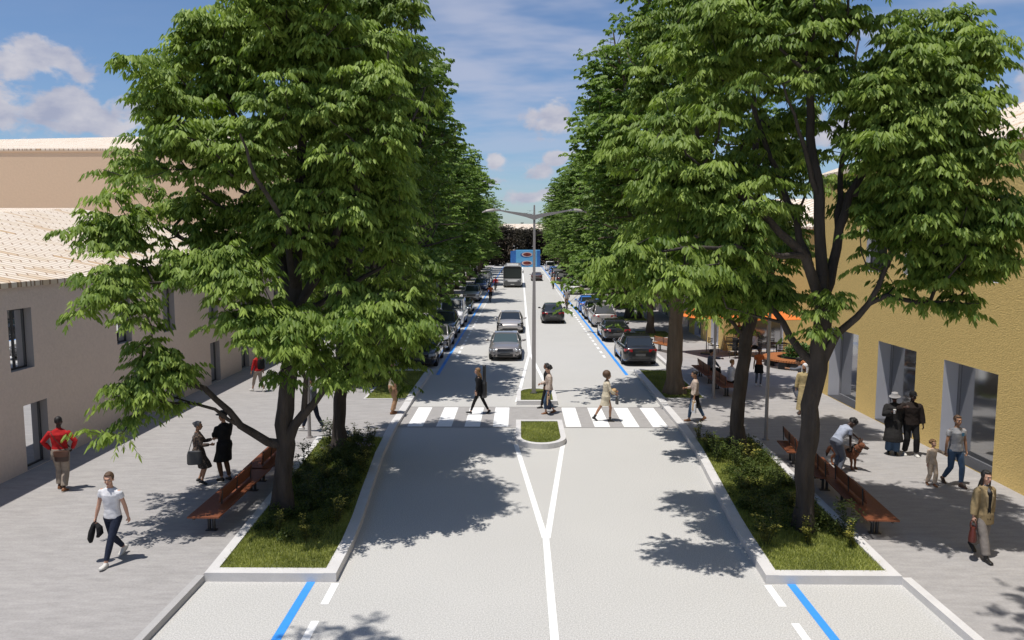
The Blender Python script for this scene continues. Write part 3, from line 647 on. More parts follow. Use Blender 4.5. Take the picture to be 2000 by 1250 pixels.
    if kind == 'suv':
        for sx in (-1, 1): MB().tube([(sx * .58, Y(q['wt'] + .2), H - .01), (sx * .60, Y((q['wt'] + q['rt']) / 2), H + .035), (sx * .58, Y(q['rt'] - .2), H - .02)], .018, 5).build('roof_rail', M_chrome, t, True)
    return t
def park(kind, paint, px, py, label, towards=True, x=None, group=None, name='parked_car', y=None, gm=None, cat='car'):
    """towards: nose faces the camera; the pixel is the foot of the end nearest the camera"""
    p = at(px, py); L_ = CARS[kind]['L']; yy = (p.y if y is None else y) + L_ / 2
    return make_car(kind, paint, label, group, (p.x if x is None else x, yy, 0), 0 if towards else math.pi, gm, name, cat=cat)
park('saloon', P_grey, 987, 706, 'warm grey saloon with round headlights driving towards the crossing', x=-.80, name='car', gm=M_carglass_g)
park('sport', P_silver, 995, 652, 'silver sports saloon with slim headlights driving behind the grey saloon', x=-.70, name='car')
park('hatch', P_dark, 1081, 633, 'dark grey hatchback driving away between the lamp post and the cyclist', False, x=2.55, name='car')
park('saloon', P_brown, 1048, 545, 'small dark car driving away in front of the blue painted block', False, x=2.6, y=120, name='car')
gR = 'cars parked along the right kerb'; gL = 'cars parked along the left kerb'
park('hatch', P_dark, 0, 0, 'black hatchback parked first in the right row, next to the lawn bed', False, x=6.18, y=39.0, group=gR)
park('saloon', P_black, 0, 0, 'glossy black saloon parked second in the right row', False, x=6.15, y=48.2, group=gR)
park('suv', P_silver, 0, 0, 'pale silver estate with red tall tail lights parked third in the right row', False, x=6.25, y=56.3, group=gR)
park('hatch', P_silver, 0, 0, 'small silver hatchback parked fourth in the right row, in front of the blue car', False, x=6.15, y=61.9, group=gR)
park('hatch', P_bluec, 0, 0, 'bright blue hatchback parked fifth in the right row', False, x=6.1, y=67.5, group=gR)
park('hatch', P_dark, 0, 0, 'dark grey car parked first in the left row, under the big tree', x=-5.12, y=38.3, group=gL)
park('sport', P_silver, 0, 0, 'silver sports car parked second in the left row', x=-5.05, y=43.8, group=gL)
park('suv', P_black, 0, 0, 'black car parked third in the left row, in front of the white van', x=-5.1, y=49.6, group=gL)
park('van', P_white, 0, 0, 'white van parked fourth in the left row', x=-5.15, y=56.2, group=gL, name='parked_van', cat='van')
park('saloon', P_dark, 0, 0, 'dark saloon parked fifth in the left row, right behind the white van', x=-5.1, y=66.0, group=gL)
park('suv', P_silver, 0, 0, 'pale silver car parked sixth in the left row, past a gap beside the cyclist', x=-5.1, y=79.5, group=gL)
park('hatch', P_navy, 0, 0, 'navy blue car parked seventh in the left row', x=-5.1, y=97.0, group=gL)
park('van', P_black, 0, 0, 'black van parked eighth in the left row, beside the bus', x=-5.05, y=104, group=gL, name='parked_van', cat='van')
park('suv', P_silver, 0, 0, 'silver car parked last in the left row, behind the black van', x=-5.1, y=114, group=gL)
for i, (k_, p_, y_, w) in enumerate((('suv', P_white, 90, 'white car parked sixth in the right row beyond the blue one'), ('hatch', P_navy, 98, 'navy car parked seventh in the right row, beside a far cyclist'), ('suv', P_black, 112, 'black car parked eighth in the right row'), ('hatch', P_dark, 121, 'dark grey car parked ninth in the right row'), ('suv', P_black, 130, 'black off-roader parked tenth in the right row'), ('hatch', P_bluec, 141, 'blue car parked near the end of the right row'), ('van', P_white, 158, 'white van parked last in the right row'))):
    park(k_, p_, 0, 0, w, False, x=6.2, y=y_, group=gR, name='parked_van' if k_ == 'van' else 'parked_car', cat='van' if k_ == 'van' else 'car')

def bus():
    t = thing('city_bus', 'white single-deck city bus with a large dark windscreen coming down the left lane', 'bus', (-1.05, 103.5, 0)); W, H, L_ = 2.5, 3.02, 11.5; w = W / 2
    prof = [(w * .93, .32), (w, .45), (w, 1.2), (w, 2.6), (w * .97, 2.85), (w * .85, H - .02), (0, H)]
    def ring(y, k=1.0, zk=0): return [(x * k, y, z) for x, z in prof] + [(-x * k, y, z) for x, z in prof[::-1][1:]] + [(-w * .5 * k, y, .3), (w * .5 * k, y, .3)]
    MB().rings([ring(0, .94), ring(.10, .985), ring(.35, 1), ring(L_ - .2, 1), ring(L_, .95)]).build('body', P_white, t, True, 30)
    MB().rings([[(x, y, z) for x, z in ((-1.20, 1.22), (1.20, 1.22), (1.22, 2.70), (1.0, 2.88), (-1.0, 2.88), (-1.22, 2.70))] for y in (.06, -.02)]).build('windscreen_surround', M_blackp, t)
    MB().rings([[(x, y, z) for x, z in ((-1.10, 1.34), (1.10, 1.34), (1.10, 2.60), (-1.10, 2.60))] for y in (.06, -.035)]).build('windscreen', mat('bus_windscreen', (.028, .036, .034), .35), t)
    MB().box(-1.17, 1.17, -.04, .12, .28, .80).build('bumper', M_plate, t)
    MB().box(-1.0, 1.0, -.05, .0, 2.66, 2.80).build('destination_panel', M_blackp, t)
    for s in (-1, 1):
        MB().rings([[(s * x, y, z) for x, z in ((.55, .92), (.80, .84), (1.12, .86), (1.14, 1.10), (.98, 1.10), (.78, .98))] for y in (.1, -.03)]).build('headlight', M_blackp, t)
        MB().ball((s * .97, -.03, .98), (.10, .03, .06), 8, 5).build('headlight_lens', M_lamp, t, True)
        MB().ball((s * 1.42, -.12, 2.15), (.08, .08, .22), 8, 6).tube([(s * 1.2, .05, 2.55), (s * 1.40, -.1, 2.40)], .025, 5).build('mirror', M_blackp, t, True)
        sw = MB(); sw.box(*sorted((s * 1.242, s * 1.255)), .5, L_ - .4, 1.35, 2.5); sw.build('side_window', M_carglass, t)
        for y in (2.4, 8.6):
            wh = MB().rings([[(s * x, y + r_ * math.cos(a), .48 + r_ * math.sin(a)) for a in (2 * math.pi * k / 18 for k in range(18))] for x, r_ in ((1.0, .48), (1.26, .48), (1.27, .3), (1.22, .28))]).build('wheel', M_tyre, t, True, 40)
            MB().disc((s * 1.235, y, .48), .27, 14, 0, (s, 0, 0)).build('rim', M_rim, wh)
    MB().box(-.25, .25, -.06, .0, .40, .50).build('plate', M_platew, t)
    MB().box(-.8, .8, 3, 6, H - .01, H + .16).build('roof_unit', P_white, t)
bus()
# ---------------------------------------------------------------- people
def skin_mat(name, c): return mat(name, c, .5, var=.06, var_scale=20, spec=.35)
SK_L = skin_mat('light_skin', (.52, .30, .21)); SK_M = skin_mat('tan_skin', (.38, .20, .12)); SK_B = skin_mat('brown_skin', (.16, .075, .045)); SK_D = skin_mat('dark_skin', (.055, .030, .022))
M_lip = mat('lips', (.30, .09, .08), .4); M_eyew = mat('eye_white', (.6, .6, .58), .3); M_eyed = mat('eye_dark', (.02, .015, .01), .2)
def cloth(name, c, **k):
    d = dict(rough=.85, var=.18, var_scale=9, bump=.55, bump_scale=11, bump_dist=.03, spec=.25); d.update(k); return mat(name, c, d.pop('rough'), **d)
def H_(name, c): return mat(name, c, .6, var=.3, var_scale=30, bump=.8, bump_scale=60, bump_stretch=(1, 1, .3), bump_dist=.01)
HR_BR = H_('brown_hair', (.10, .055, .03)); HR_BK = H_('black_hair', (.012, .010, .010)); HR_GR = H_('grey_hair', (.12, .12, .13)); HR_BL = H_('fair_hair', (.22, .12, .05))
def ik(a, b, l1, l2, pole):
    """middle joint of a two-bone limb from a towards b, bent towards the pole vector"""
    a = Vector(a); b = Vector(b); d = b - a; L_ = min(max(d.length, abs(l1 - l2) + .01), (l1 + l2) * .999); dn = d.normalized(); b = a + dn * L_
    c = (l1 * l1 - l2 * l2 + L_ * L_) / (2 * L_); h = math.sqrt(max(l1 * l1 - c * c, 0)); p = Vector(pole); p = p - dn * p.dot(dn); p = p.normalized() if p.length > 1e-6 else Vector((0, 1, 0))
    return a + dn * c + p * h, b
def ell(c, rx, ry, ax=None, ay=None, n=16, sq=0.0):
    c = Vector(c); ax = Vector(ax or (1, 0, 0)); ay = Vector(ay or (0, 1, 0)); r = []
    for k in range(n):
        t = 2 * math.pi * k / n; cx, sy = math.cos(t), math.sin(t); m_ = (abs(cx) ** 2.5 + abs(sy) ** 2.5) ** (-1 / 2.5) if sq else 1
        r.append(c + ax * rx * cx * m_ + ay * ry * sy * m_)
    return r
def limb(b, pts, rad, n=10):
    b.tube(pts, rad, n)
    for p, r in ((pts[0], rad[0]), (pts[-1], rad[-1])): b.ball(p, r * 1.0, 10, 6)
def solid(b, name, mats, voxel, smooth=3, parent=None, fn=None):
    me = b.mesh(name, mats); me = evaluated(me, [('REMESH', dict(mode='VOXEL', voxel_size=voxel, use_smooth_shade=True)), ('SMOOTH', dict(iterations=smooth, factor=.5))], name)
    if not me.materials:
        for m_ in (mats if isinstance(mats, (list, tuple)) else [mats]): me.materials.append(m_)
    me.polygons.foreach_set('use_smooth', [True] * len(me.polygons))
    if fn: fn(me)
    return link(name, me, parent)

class Fig:
    """a posed person: facing +y, right hand at +x, the ground at z = 0; all measures for 1.75 m and scaled by h"""
    def __init__(s, label, loc, rz, h=1.75, sex='m', skin=SK_L, hips=None, lean=0.0, side=0.0, feet=((-.10, 0.0, 0), (.10, 0.0, 0)), pitch=(0, 0), hands=((-.28, .02, .82), (.28, .02, .82)), head=(0, 0), knee=(0, 1, 0),
                 elbow=((-.6, -1, -.2), (.6, -1, -.2)), vox=.009, group=None, grip=(.5, .5), twist=0.0, hand_dir=None, stout=1.0, cat='person', toe=None):
        s.t = thing('person', label, cat, loc, rz, group, h / 1.75); s.sex = sex; s.vox = vox; s.skin = skin; s.st = stout
        f = sex == 'f'; s.f = f
        hz = hips if hips is not None else (0, 0, .935); s.hip = Vector(hz); lean = R(lean); sd_ = R(side)
        def sp(d, k=1.0): a = lean * k; return Vector((d * math.sin(sd_), d * math.sin(a) * math.cos(sd_), d * math.cos(a) * math.cos(sd_)))
        s.waist = s.hip + sp(.16, .6); s.chest = s.waist + sp(.20, 1.0); s.neckb = s.chest + sp(.20, 1.05); up = sp(1, 1.0); s.up = up; fw = Vector((0, math.cos(lean), -math.sin(lean))); s.fw = fw
        tw = R(twist); rt = Vector((math.cos(tw), math.sin(tw), 0)); s.rt = (rt - up * rt.dot(up)).normalized(); s.fw = up.cross(s.rt)
        sh = .160 if f else .192; s.sh = [s.neckb - up * .072 - s.rt * sh, s.neckb - up * .072 + s.rt * sh]
        hy, hp = R(head[0]), R(head[1]); hf = (s.fw * math.cos(hp) - up * math.sin(hp)) if lean > .5 else Vector((0, math.cos(hp), -math.sin(hp)))
        hf = Matrix.Rotation(hy, 3, 'Z') @ hf; hu0 = (up * .6 + Vector((0, 0, .4))).normalized() if lean < .5 else up
        s.hr = hf.cross(hu0).normalized(); s.hu = s.hr.cross(hf).normalized(); s.hf = hf; s.head = s.neckb + up * .06 + s.hu * .125 + hf * .02
        hx = .095; s.hj = [s.hip + Vector((-hx, 0, -.03)), s.hip + Vector((hx, 0, -.03))]; s.leg = []; s.arm = []
        for i in (0, 1):
            fx, fy, fz = feet[i]; ank = Vector((fx, fy, .085 + fz)); pole = knee if not isinstance(knee[0], (tuple, list)) else knee[i]
            k, a = ik(s.hj[i], ank, .43, .42, pole); s.leg.append((s.hj[i], k, a))
            e, w = ik(s.sh[i], hands[i], .285, .25, elbow[i]); s.arm.append((s.sh[i], e, w))
        s.pitch = pitch; s.grip = grip; s.hd = hand_dir; s.toe = toe or ((-.12), (.12))
        s.body()
    def torso_rings(s, g=0.0, z0=None):
        f, w = s.f, s.st; R_ = [(s.hip - s.up * .07, .150 if not f else .155, .105), (s.hip + s.up * .02, .162 if not f else .170, .115 if not f else .118), (s.waist, .142 if not f else .122, .102 if not f else .092), (s.chest - s.up * .03, .166 if not f else .138, .112 if not f else .108),
                           (s.chest + s.up * .08, .186 if not f else .150, .115 if not f else .105), (s.neckb - s.up * .060, .172 if not f else .142, .085 if not f else .078), (s.neckb - s.up * .022, .125 if not f else .105, .068), (s.neckb + s.up * .01, .070, .058), (s.neckb + s.up * .03, .055, .054)]
        return [(c, (a + g) * (w if i < 5 else 1), (b_ + g) * (w if i < 5 else 1)) for i, (c, a, b_) in enumerate(R_)]
    def body(s):
        b = MB(); k = .92 if s.f else 1.0
        b.rings([ell(c, a, y, s.rt, s.fw) for c, a, y in s.torso_rings()])
        b.tube([s.neckb - s.up * .02, s.neckb + s.up * .06 + s.hu * .03, s.head - s.hu * .05], [.056 * k, .050 * k, .048 * k], 12)
        for i, (hj, kn, an) in enumerate(s.leg):
            m1 = hj.lerp(kn, .45) + Vector((0, .008, 0)); m2 = kn.lerp(an, .32) - Vector((0, .012, 0))
            limb(b, [hj, m1, kn, m2, an.lerp(kn, .18), an], [.082 * s.st, .070, .052, .052, .036, .036])
            s.foot(b, i, 0.0)
        for i, (a0, e, w) in enumerate(s.arm):
            limb(b, [a0, a0.lerp(e, .35), e, e.lerp(w, .3), w], [.048 * k, .044 * k, .036 * k, .038 * k, .024 * k]); s.hand(b, i)
        # head: skull, jaw, nose, brow, ears
        H, r, f, u = s.head, s.hr, s.hf, s.hu; r, f, u = r * 1.07, f * 1.07, u * 1.07; M3 = Matrix((r, f, u)).transposed(); P = lambda x, y, z: H + r * x + f * y + u * z
        b.ball(P(0, -.008, .022), (.074, .094, .098), 18, 12, 0, M3); b.ball(P(0, .028, -.035), (.056, .062, .072), 14, 10, 0, M3); b.ball(P(0, .046, -.090), (.030, .034, .026), 10, 7, 0, M3)
        b.tube([P(0, .080, .020), P(0, .098, -.008), P(0, .112, -.030)], [.009, .011, .015], 8); b.ball(P(0, .098, -.033), (.018, .012, .010), 8, 6, 0, M3)
        b.ball(P(0, .088, .032), (.052, .010, .010), 10, 6, 0, M3); b.ball(P(0, .089, -.060), (.025, .010, .006), 10, 6, 0, M3); b.ball(P(0, .086, -.071), (.021, .010, .007), 10, 6, 0, M3)
        for x in (-1, 1): b.ball(P(x * .076, -.008, -.010), (.010, .020, .031), 8, 6, 0, M3); b.ball(P(x * .040, .058, -.030), (.022, .022, .022), 8, 6, 0, M3)
        def col_(me):
            n = len(me.polygons); c = np.empty(n * 3); me.polygons.foreach_get('center', c); c = c.reshape(-1, 3); q = np.array(P(0, .096, -.066)); ok = (np.abs((c - q) @ np.array(r)) < .024) & (np.abs((c - q) @ np.array(u)) < .011) & (((c - q) @ np.array(f)) > -.012)
            me.materials.clear(); me.materials.append(s.skin); me.materials.append(M_lip); me.polygons.foreach_set('material_index', ok.astype(np.int32)); me.update()
        solid(b, 'body', [s.skin, M_lip], s.vox, 2, s.t, col_)
        if s.vox <= .011:
            for x in (-1, 1):
                e = MB(); c = P(x * .030, .080, .008); e.ball(c, (.014, .010, .0085), 8, 6, 0, M3); e.ball(c + f * .006, (.0065, .006, .0068), 8, 6, 1, M3); e.build('eye', [M_eyew, M_eyed], s.t, True)
                w_ = MB(); w_.tube([P(x * .014, .094, .030), P(x * .030, .093, .035), P(x * .047, .083, .030)], [.003, .0042, .002], 5); w_.build('eyebrow', HR_BK, s.t, True)
    def foot_frame(s, i):
        an = s.leg[i][2]; p = R(s.pitch[i]); tx = s.toe[i]; f = Vector((math.sin(tx) * math.cos(p), math.cos(tx) * math.cos(p), -math.sin(p))); r = Vector((math.cos(tx), -math.sin(tx), 0)); return an, f, r, r.cross(f)
    def foot(s, b, i, g, heel=.0):
        an, f, r, u = s.foot_frame(i); z = lambda d, h: an + f * d + u * (h - .085)
        b.rings([ell(z(-.065, .035), .020 + g, .026 + g, r, u, 10), ell(z(-.045, .040), .031 + g, .036 + g, r, u, 10), ell(z(0, .045), .034 + g, .042 + g, r, u, 10), ell(z(.07, .033), .038 + g, .030 + g, r, u, 10), ell(z(.13, .024), .042 + g, .022 + g, r, u, 10), ell(z(.175, .018), .028 + g, .016 + g, r, u, 10)])
        b.ball(z(0, .07), .037 + g, 8, 6)
    def hand(s, b, i):
        a0, e, w = s.arm[i]; d = (w - e).normalized(); sg = -1 if i == 0 else 1
        if s.hd and s.hd[i]: d = Vector(s.hd[i]).normalized()
        inw = Vector((-sg, 0, 0)); inw = (inw - d * inw.dot(d)); inw = inw.normalized() if inw.length > .1 else Vector((0, 0, -1)); acr = d.cross(inw).normalized()
        if acr.y < 0: acr = -acr                                # towards the thumb
        q = s.grip[i]; p0 = w; p1 = w + d * .085
        b.rings([ell(w, .022, .018, acr, inw, 10), ell(w + d * .03, .034, .015, acr, inw, 10), ell(w + d * .065, .040, .014, acr, inw, 10), ell(w + d * .088, .036, .011, acr, inw, 10)])
        for j, (o, L_) in enumerate(((.030, .070), (.010, .080), (-.010, .074), (-.029, .058))):
            c = w + d * .080 + acr * o; a = q * .75; pts = [c]; dd = d.copy(); L3 = L_ / 3
            for k_ in range(3):
                dd = (d * math.cos(a * (k_ + 1)) + inw * math.sin(a * (k_ + 1)) + acr * o * 2.2).normalized(); pts.append(pts[-1] + dd * L3)
            b.tube(pts, [.0092, .0088, .0080, .0065], 6)
        t0 = w + d * .025 + acr * .024; td = (acr * .75 + d * .75 + inw * (.2 + .5 * q)).normalized(); t2 = (d * .9 + acr * .2 + inw * (.3 + .6 * q)).normalized()
        b.tube([t0, t0 + td * .035, t0 + td * .035 + t2 * .03], [.013, .011, .008], 6)
        s.__dict__.setdefault('palm', {})[i] = w + d * .075 + inw * .012
    # --- clothing
    def top(s, m, sleeve=.45, g=.016, name='shirt', hem=-.10, loose=0.0, collar=False, open_=None, sl_loose=.0):
        b = MB(); rr = s.torso_rings(g); c0 = s.hip + s.up * hem if hem > -.1 else s.hip + s.up * hem
        rg = [(c0, rr[1][1] + loose + .004, rr[1][2] + loose + .004), (s.hip + s.up * max(hem + .05, .0), rr[1][1] + loose, rr[1][2] + loose)] + [(c, a + loose * (1 - k * .2), y + loose * (1 - k * .2)) for k, (c, a, y) in enumerate(rr[2:8])]
        b.rings([ell(c, a, y, s.rt, s.fw, 20) for c, a, y in rg])
        if collar: b.tube([s.neckb - s.up * .02, s.neckb + s.up * .045], [.064, .058], 12)
        k = .92 if s.f else 1
        for a0, e, w in s.arm:
            if sleeve <= .5:
                q = a0.lerp(e, sleeve * 2); limb_pts = [a0, a0.lerp(q, .5), q]; b.ball(a0 - s.up * .012, .046 * k + g * .8, 10, 8); b.tube(limb_pts, [.050 * k + g, .050 * k + g + sl_loose, .048 * k + g + sl_loose], 12)
            else:
                q = e.lerp(w, min((sleeve - .5) * 2, .97)); b.ball(a0 - s.up * .012, .045 * k + g * .8, 10, 8); b.tube([a0, a0.lerp(e, .4), e, e.lerp(q, .4), q], [.049 * k + g, .047 * k + g + sl_loose, .041 * k + g + sl_loose, .040 * k + g + sl_loose, .032 * k + g * .8 + sl_loose], 12)
        return solid(b, name, m, s.vox * 1.15, 3, s.t)
    def trousers(s, m, g=.014, length=.94, flare=0.0, name='trousers', waist=.10):
        b = MB(); rr = s.torso_rings(g); b.rings([ell(c, a, y, s.rt, s.fw, 20) for c, a, y in [(s.hip - s.up * .09, .13, .10), (rr[0][0], rr[0][1], rr[0][2]), (rr[1][0], rr[1][1], rr[1][2]), (s.hip + s.up * waist, rr[2][1] + .008, rr[2][2] + .006)]])
        for hj, kn, an in s.leg:
            m1 = hj.lerp(kn, .45); m2 = kn.lerp(an, .35); b.ball(hj, .088 * s.st + g, 10, 8)
            if length > .5:
                q = kn.lerp(an, (length - .5) * 2); b.tube([hj, m1, kn, m2, kn.lerp(q, .8), q], [.088 * s.st + g, .074 + g, .056 + g + flare * .3, .054 + g + flare * .6, .042 + g + flare, .041 + g + flare], 12); b.ball(kn, .056 + g, 10, 6)
            else: q = hj.lerp(kn, length * 2); b.tube([hj, m1.lerp(hj, .2), q], [.088 + g, .08 + g, .075 + g], 12)
        return solid(b, name, m, s.vox * 1.15, 3, s.t)
    def skirt(s, m, z_hem=.55, w0=.02, hem=(.20, .16), name='skirt', top_z=.10, shift=None):
        """tube from the waist down to the hem height, following the legs"""
        b = MB(); rr = s.torso_rings(.02)
        def legs_at(z):
            ps = []
            for hj, kn, an in s.leg: ps.append(hj.lerp(kn, (hj.z - z) / max(hj.z - kn.z, .01)) if z > kn.z else kn.lerp(an, min(1, (kn.z - z) / max(kn.z - an.z, .01))))
            return ps
        rg = [ell(s.hip + s.up * top_z, rr[2][1] + w0, rr[2][2] + w0, s.rt, s.fw, 24), ell(s.hip, rr[1][1] + w0, rr[1][2] + w0, s.rt, s.fw, 24)]
        z = s.hip.z - .15; n = max(1, int((z - z_hem) / .12))
        for k in range(n + 1):
            zz = z + (z_hem - z) * k / n; p, q = legs_at(zz); c = (p + q) / 2; c.z = zz; dx = abs(p.x - q.x) / 2; dy = abs(p.y - q.y) / 2; f = (k + 1) / (n + 1)
            rg.append(ell(c, max(.155 + w0 + (hem[0] - .155) * f, dx + .075), max(.12 + w0 + (hem[1] - .12) * f, dy + .08), None, None, 24))
        b.rings(rg); return solid(b, name, m, s.vox * 1.2, 2, s.t)
    def shoes(s, m, g=.009, heel=0.0, shaft=0.0, sole=None):
        for i in (0, 1):
            b = MB(); s.foot(b, i, g); an, f, r, u = s.foot_frame(i); kn = s.leg[i][1]
            if heel: b.tube([an - f * .045 - u * .04, an - f * .05 - u * (.085 + 0)], [.02, .010], 8)
            if shaft: b.tube([an, an.lerp(kn, shaft)], [.046, .050], 10)
            o = solid(b, 'shoe', m, s.vox * .9, 1, s.t)
            if sole:
                sb = MB(); z = lambda d, h: an + f * d + u * (h - .085)
                sb.rings([ell(z(.055, -.004), .046, .132, r, f, 14), ell(z(.055, .014), .047, .134, r, f, 14)]); sb.build('sole', sole, o, True, 40)
    def hair(s, m, style='short'):
        b = MB(); H, r, f, u = s.head, s.hr, s.hf, s.hu; r, f, u = r * 1.07, f * 1.07, u * 1.07; M3 = Matrix((r, f, u)).transposed(); P = lambda x, y, z: H + r * x + f * y + u * z
        if style == 'bald': return
        if style == 'afro':
            b.ball(P(0, -.045, .050), (.150, .140, .140), 18, 12, 0, M3)
        elif style == 'buzz':
            b.ball(P(0, -.020, .034), (.077, .090, .092), 18, 12, 0, M3)
        else:
            b.ball(P(0, -.026, .036), (.082, .094, .096), 18, 12, 0, M3); b.ball(P(0, .038, .094), (.060, .042, .024), 12, 8, 0, M3)
            for x in (-1, 1): b.ball(P(x * .068, .0, .030), (.014, .04, .045), 8, 6, 0, M3)
        if style == 'long':
            dn = Vector((0, 0, -1)); b.tube([P(0, -.03, .03), P(0, -.055, -.05), P(0, -.085, -.10) + dn * .02, P(0, -.115, -.12) + dn * .12, P(0, -.12, -.12) + dn * .26], [.078, .080, .084, .088, .05], 14, 0, .42)
            for x in (-1, 1): b.tube([P(x * .060, -.01, .06), P(x * .070, -.022, -.02), P(x * .068, -.040, -.10), P(x * .066, -.07, -.15) + dn * .08], [.018, .018, .020, .012], 8); b.tube([P(x * .066, .010, .05), P(x * .076, .002, -.03), P(x * .080, -.004, -.13), P(x * .092, -.01, -.24)], [.014, .017, .020, .012], 8)
        if style == 'bob': b.tube([P(0, -.04, .02), P(0, -.055, -.04), P(0, -.055, -.085)], [.088, .092, .070], 14, 0, .75)
        if style == 'curly':
            rg = random.Random(3)
            for _ in range(36):
                a, z = rg.uniform(0, 6.28), rg.uniform(-.2, 1); q = math.sqrt(1 - z * z * .9)
                if math.sin(a) * q > .45 and z < .45: continue
                b.ball(P(.094 * q * math.cos(a), -.03 + .102 * q * math.sin(a), .04 + .098 * z), .036, 8, 6)
        if style == 'bun': b.ball(P(0, -.11, .06), .042, 10, 8)
        return solid(b, 'hair', m, max(s.vox, .009), 1, s.t)
    def hat(s, m, kind='beanie'):
        b = MB(); H, r, f, u = s.head, s.hr, s.hf, s.hu; r, f, u = r * 1.07, f * 1.07, u * 1.07; M3 = Matrix((r, f, u)).transposed(); P = lambda x, y, z: H + r * x + f * y + u * z
        e = lambda x, y, rx, ry, z: ell(P(x, y, z), rx, ry, r, f, 20)
        if kind == 'bucket': b.rings([e(0, -.01, .145, .155, .022), e(0, -.01, .147, .157, .030), e(0, -.01, .092, .108, .068), e(0, -.01, .080, .095, .130), e(0, -.01, .05, .06, .142)])
        elif kind == 'brim': b.rings([e(0, -.005, .150, .165, .052), e(0, -.005, .151, .166, .060), e(0, -.005, .086, .103, .070), e(0, -.005, .082, .098, .135), e(0, -.005, .055, .065, .150)])
        elif kind == 'cap': b.rings([e(0, -.01, .086, .104, .045), e(0, -.01, .084, .100, .085), e(0, -.01, .060, .072, .125), e(0, -.01, .02, .02, .138)]); b.rings([e(0, .09, .055, .075, .048), e(0, .09, .052, .070, .060)])
        elif kind == 'beanie': b.rings([e(0, -.015, .086, .102, .030), e(0, -.015, .088, .104, .060), e(0, -.015, .080, .092, .105), e(0, -.02, .045, .055, .140)])
        elif kind == 'headscarf': b.ball(P(0, -.022, .036), (.090, .100, .098), 18, 12, 0, M3); b.tube([P(0, -.05, 0), P(0, -.07, -.08), P(0, -.10, -.22)], [.092, .105, .10], 16, 0, .5); b.tube([P(.08, .0, .0), P(.09, .0, -.1), P(.10, .02, -.2)], [.022, .03, .02], 8); b.tube([P(-.08, .0, .0), P(-.09, .0, -.1), P(-.10, .02, -.2)], [.022, .03, .02], 8); return solid(b, 'headscarf', m, s.vox, 1, s.t)
        elif kind == 'helmet': b.ball(P(0, -.01, .055), (.098, .125, .085), 16, 10, 0, M3)
        return b.build('helmet' if kind == 'helmet' else ('cap' if kind in ('cap', 'beanie') else 'hat'), m, s.t, True, 50)
    def world(s, p):
        bpy.context.view_layer.update(); return s.t.matrix_world @ Vector(p)

def hung_bag(name, label, fig, i, m, size=(.30, .11, .28), drop=.16, group=None, yaw=0.0, mh=None, grip_bag=True, taper=.9):
    """bag hanging from a hand: body, two handles"""
    p = fig.world(fig.palm[i]) ; t = thing(name, label, 'bag', p, fig.t.rotation_euler.z + yaw, group); w, d, h = size
    b = MB(); b.rings([ell((0, 0, -drop - h), w / 2, d / 2, None, None, 16, 1), ell((0, 0, -drop - h + .02), w / 2 * 1.02, d / 2 * 1.03, None, None, 16, 1), ell((0, 0, -drop - h * .4), w / 2 * (1 + taper) / 2, d / 2 * (1 + taper) / 2, None, None, 16, 1), ell((0, 0, -drop), w / 2 * taper, d / 2 * taper * .8, None, None, 16, 1)])
    b.build('bag_body', m, t, True, 40)
    for s_ in (-1, 1):
        hb = MB(); n = 8; hb.tube([(w * .26 * math.cos(math.pi * k / n), s_ * d * .3 * abs(math.cos(math.pi * k / n)) + s_ * .006, -drop - .03 + (drop + .02) * math.sin(math.pi * k / n) ** .8) for k in range(n + 1)], .008, 6); hb.build('handle', mh or m, t, True)
    return t

NEAR, MID, FARV = .0085, .012, .02
C_white = cloth('white_cotton', (.66, .66, .68)); C_navy = cloth('dark_denim', (.018, .024, .045)); C_black = cloth('black_cloth', (.012, .012, .013)); C_red = cloth('red_cotton', (.42, .016, .018)); C_khaki = cloth('khaki_twill', (.30, .25, .205)); C_grey = cloth('grey_cotton', (.30, .30, .31))
C_jean = cloth('blue_denim', (.055, .095, .16)); C_tan = cloth('tan_blazer', (.27, .20, .105)); C_greyt = cloth('grey_wool', (.22, .195, .175)); C_patt = cloth('checked_cloth', (.17, .12, .09), color2=(.05, .04, .04), c2_scale=22, c2_pos=(.46, .54)); C_pattd = cloth('dark_patterned_cloth', (.05, .042, .038), color2=(.12, .10, .085), c2_scale=26, c2_pos=(.5, .55))
C_cream = cloth('cream_cloth', (.60, .53, .40)); C_beige = cloth('beige_blouse', (.52, .43, .36), color2=(.40, .30, .25), c2_scale=12); C_ochre = cloth('ochre_robe', (.42, .33, .17)); C_charc = cloth('charcoal_quilt', (.020, .019, .019), bump=.9, bump_scale=7); C_brownj = cloth('brown_black_jacket', (.020, .014, .012), bump=.9, bump_scale=9)
C_slate = cloth('slate_cloth', (.13, .14, .17)); C_sky = cloth('pale_blue_cotton', (.35, .38, .46)); C_orange = cloth('orange_cloth', (.50, .13, .04)); C_tanp = cloth('tan_chino', (.40, .24, .14)); C_child = cloth('beige_jersey', (.58, .45, .33))
M_leather = mat('dark_brown_leather', (.055, .028, .020), .45, bump=.3, bump_scale=20); M_redleather = mat('oxblood_leather', (.10, .022, .016), .4); M_shoeb = mat('black_leather', (.015, .014, .014), .4); M_shoet = mat('tan_leather', (.22, .09, .035), .5); M_shoew = mat('white_trainer', (.62, .60, .56), .6); M_greyl = mat('grey_leather', (.075, .078, .082), .5); M_straw = mat('straw', (.50, .33, .16), .8, var=.3, var_scale=30); M_paper = mat('kraft_paper', (.55, .38, .22), .8); M_sole = mat('shoe_sole', (.5, .5, .48), .7); M_metal_d = mat('dark_metal', (.05, .05, .055), .4, metal=.6)
PZ = .12
def P_(px, py, z=PZ): p = at(px, py, z); return (p.x, p.y, z)

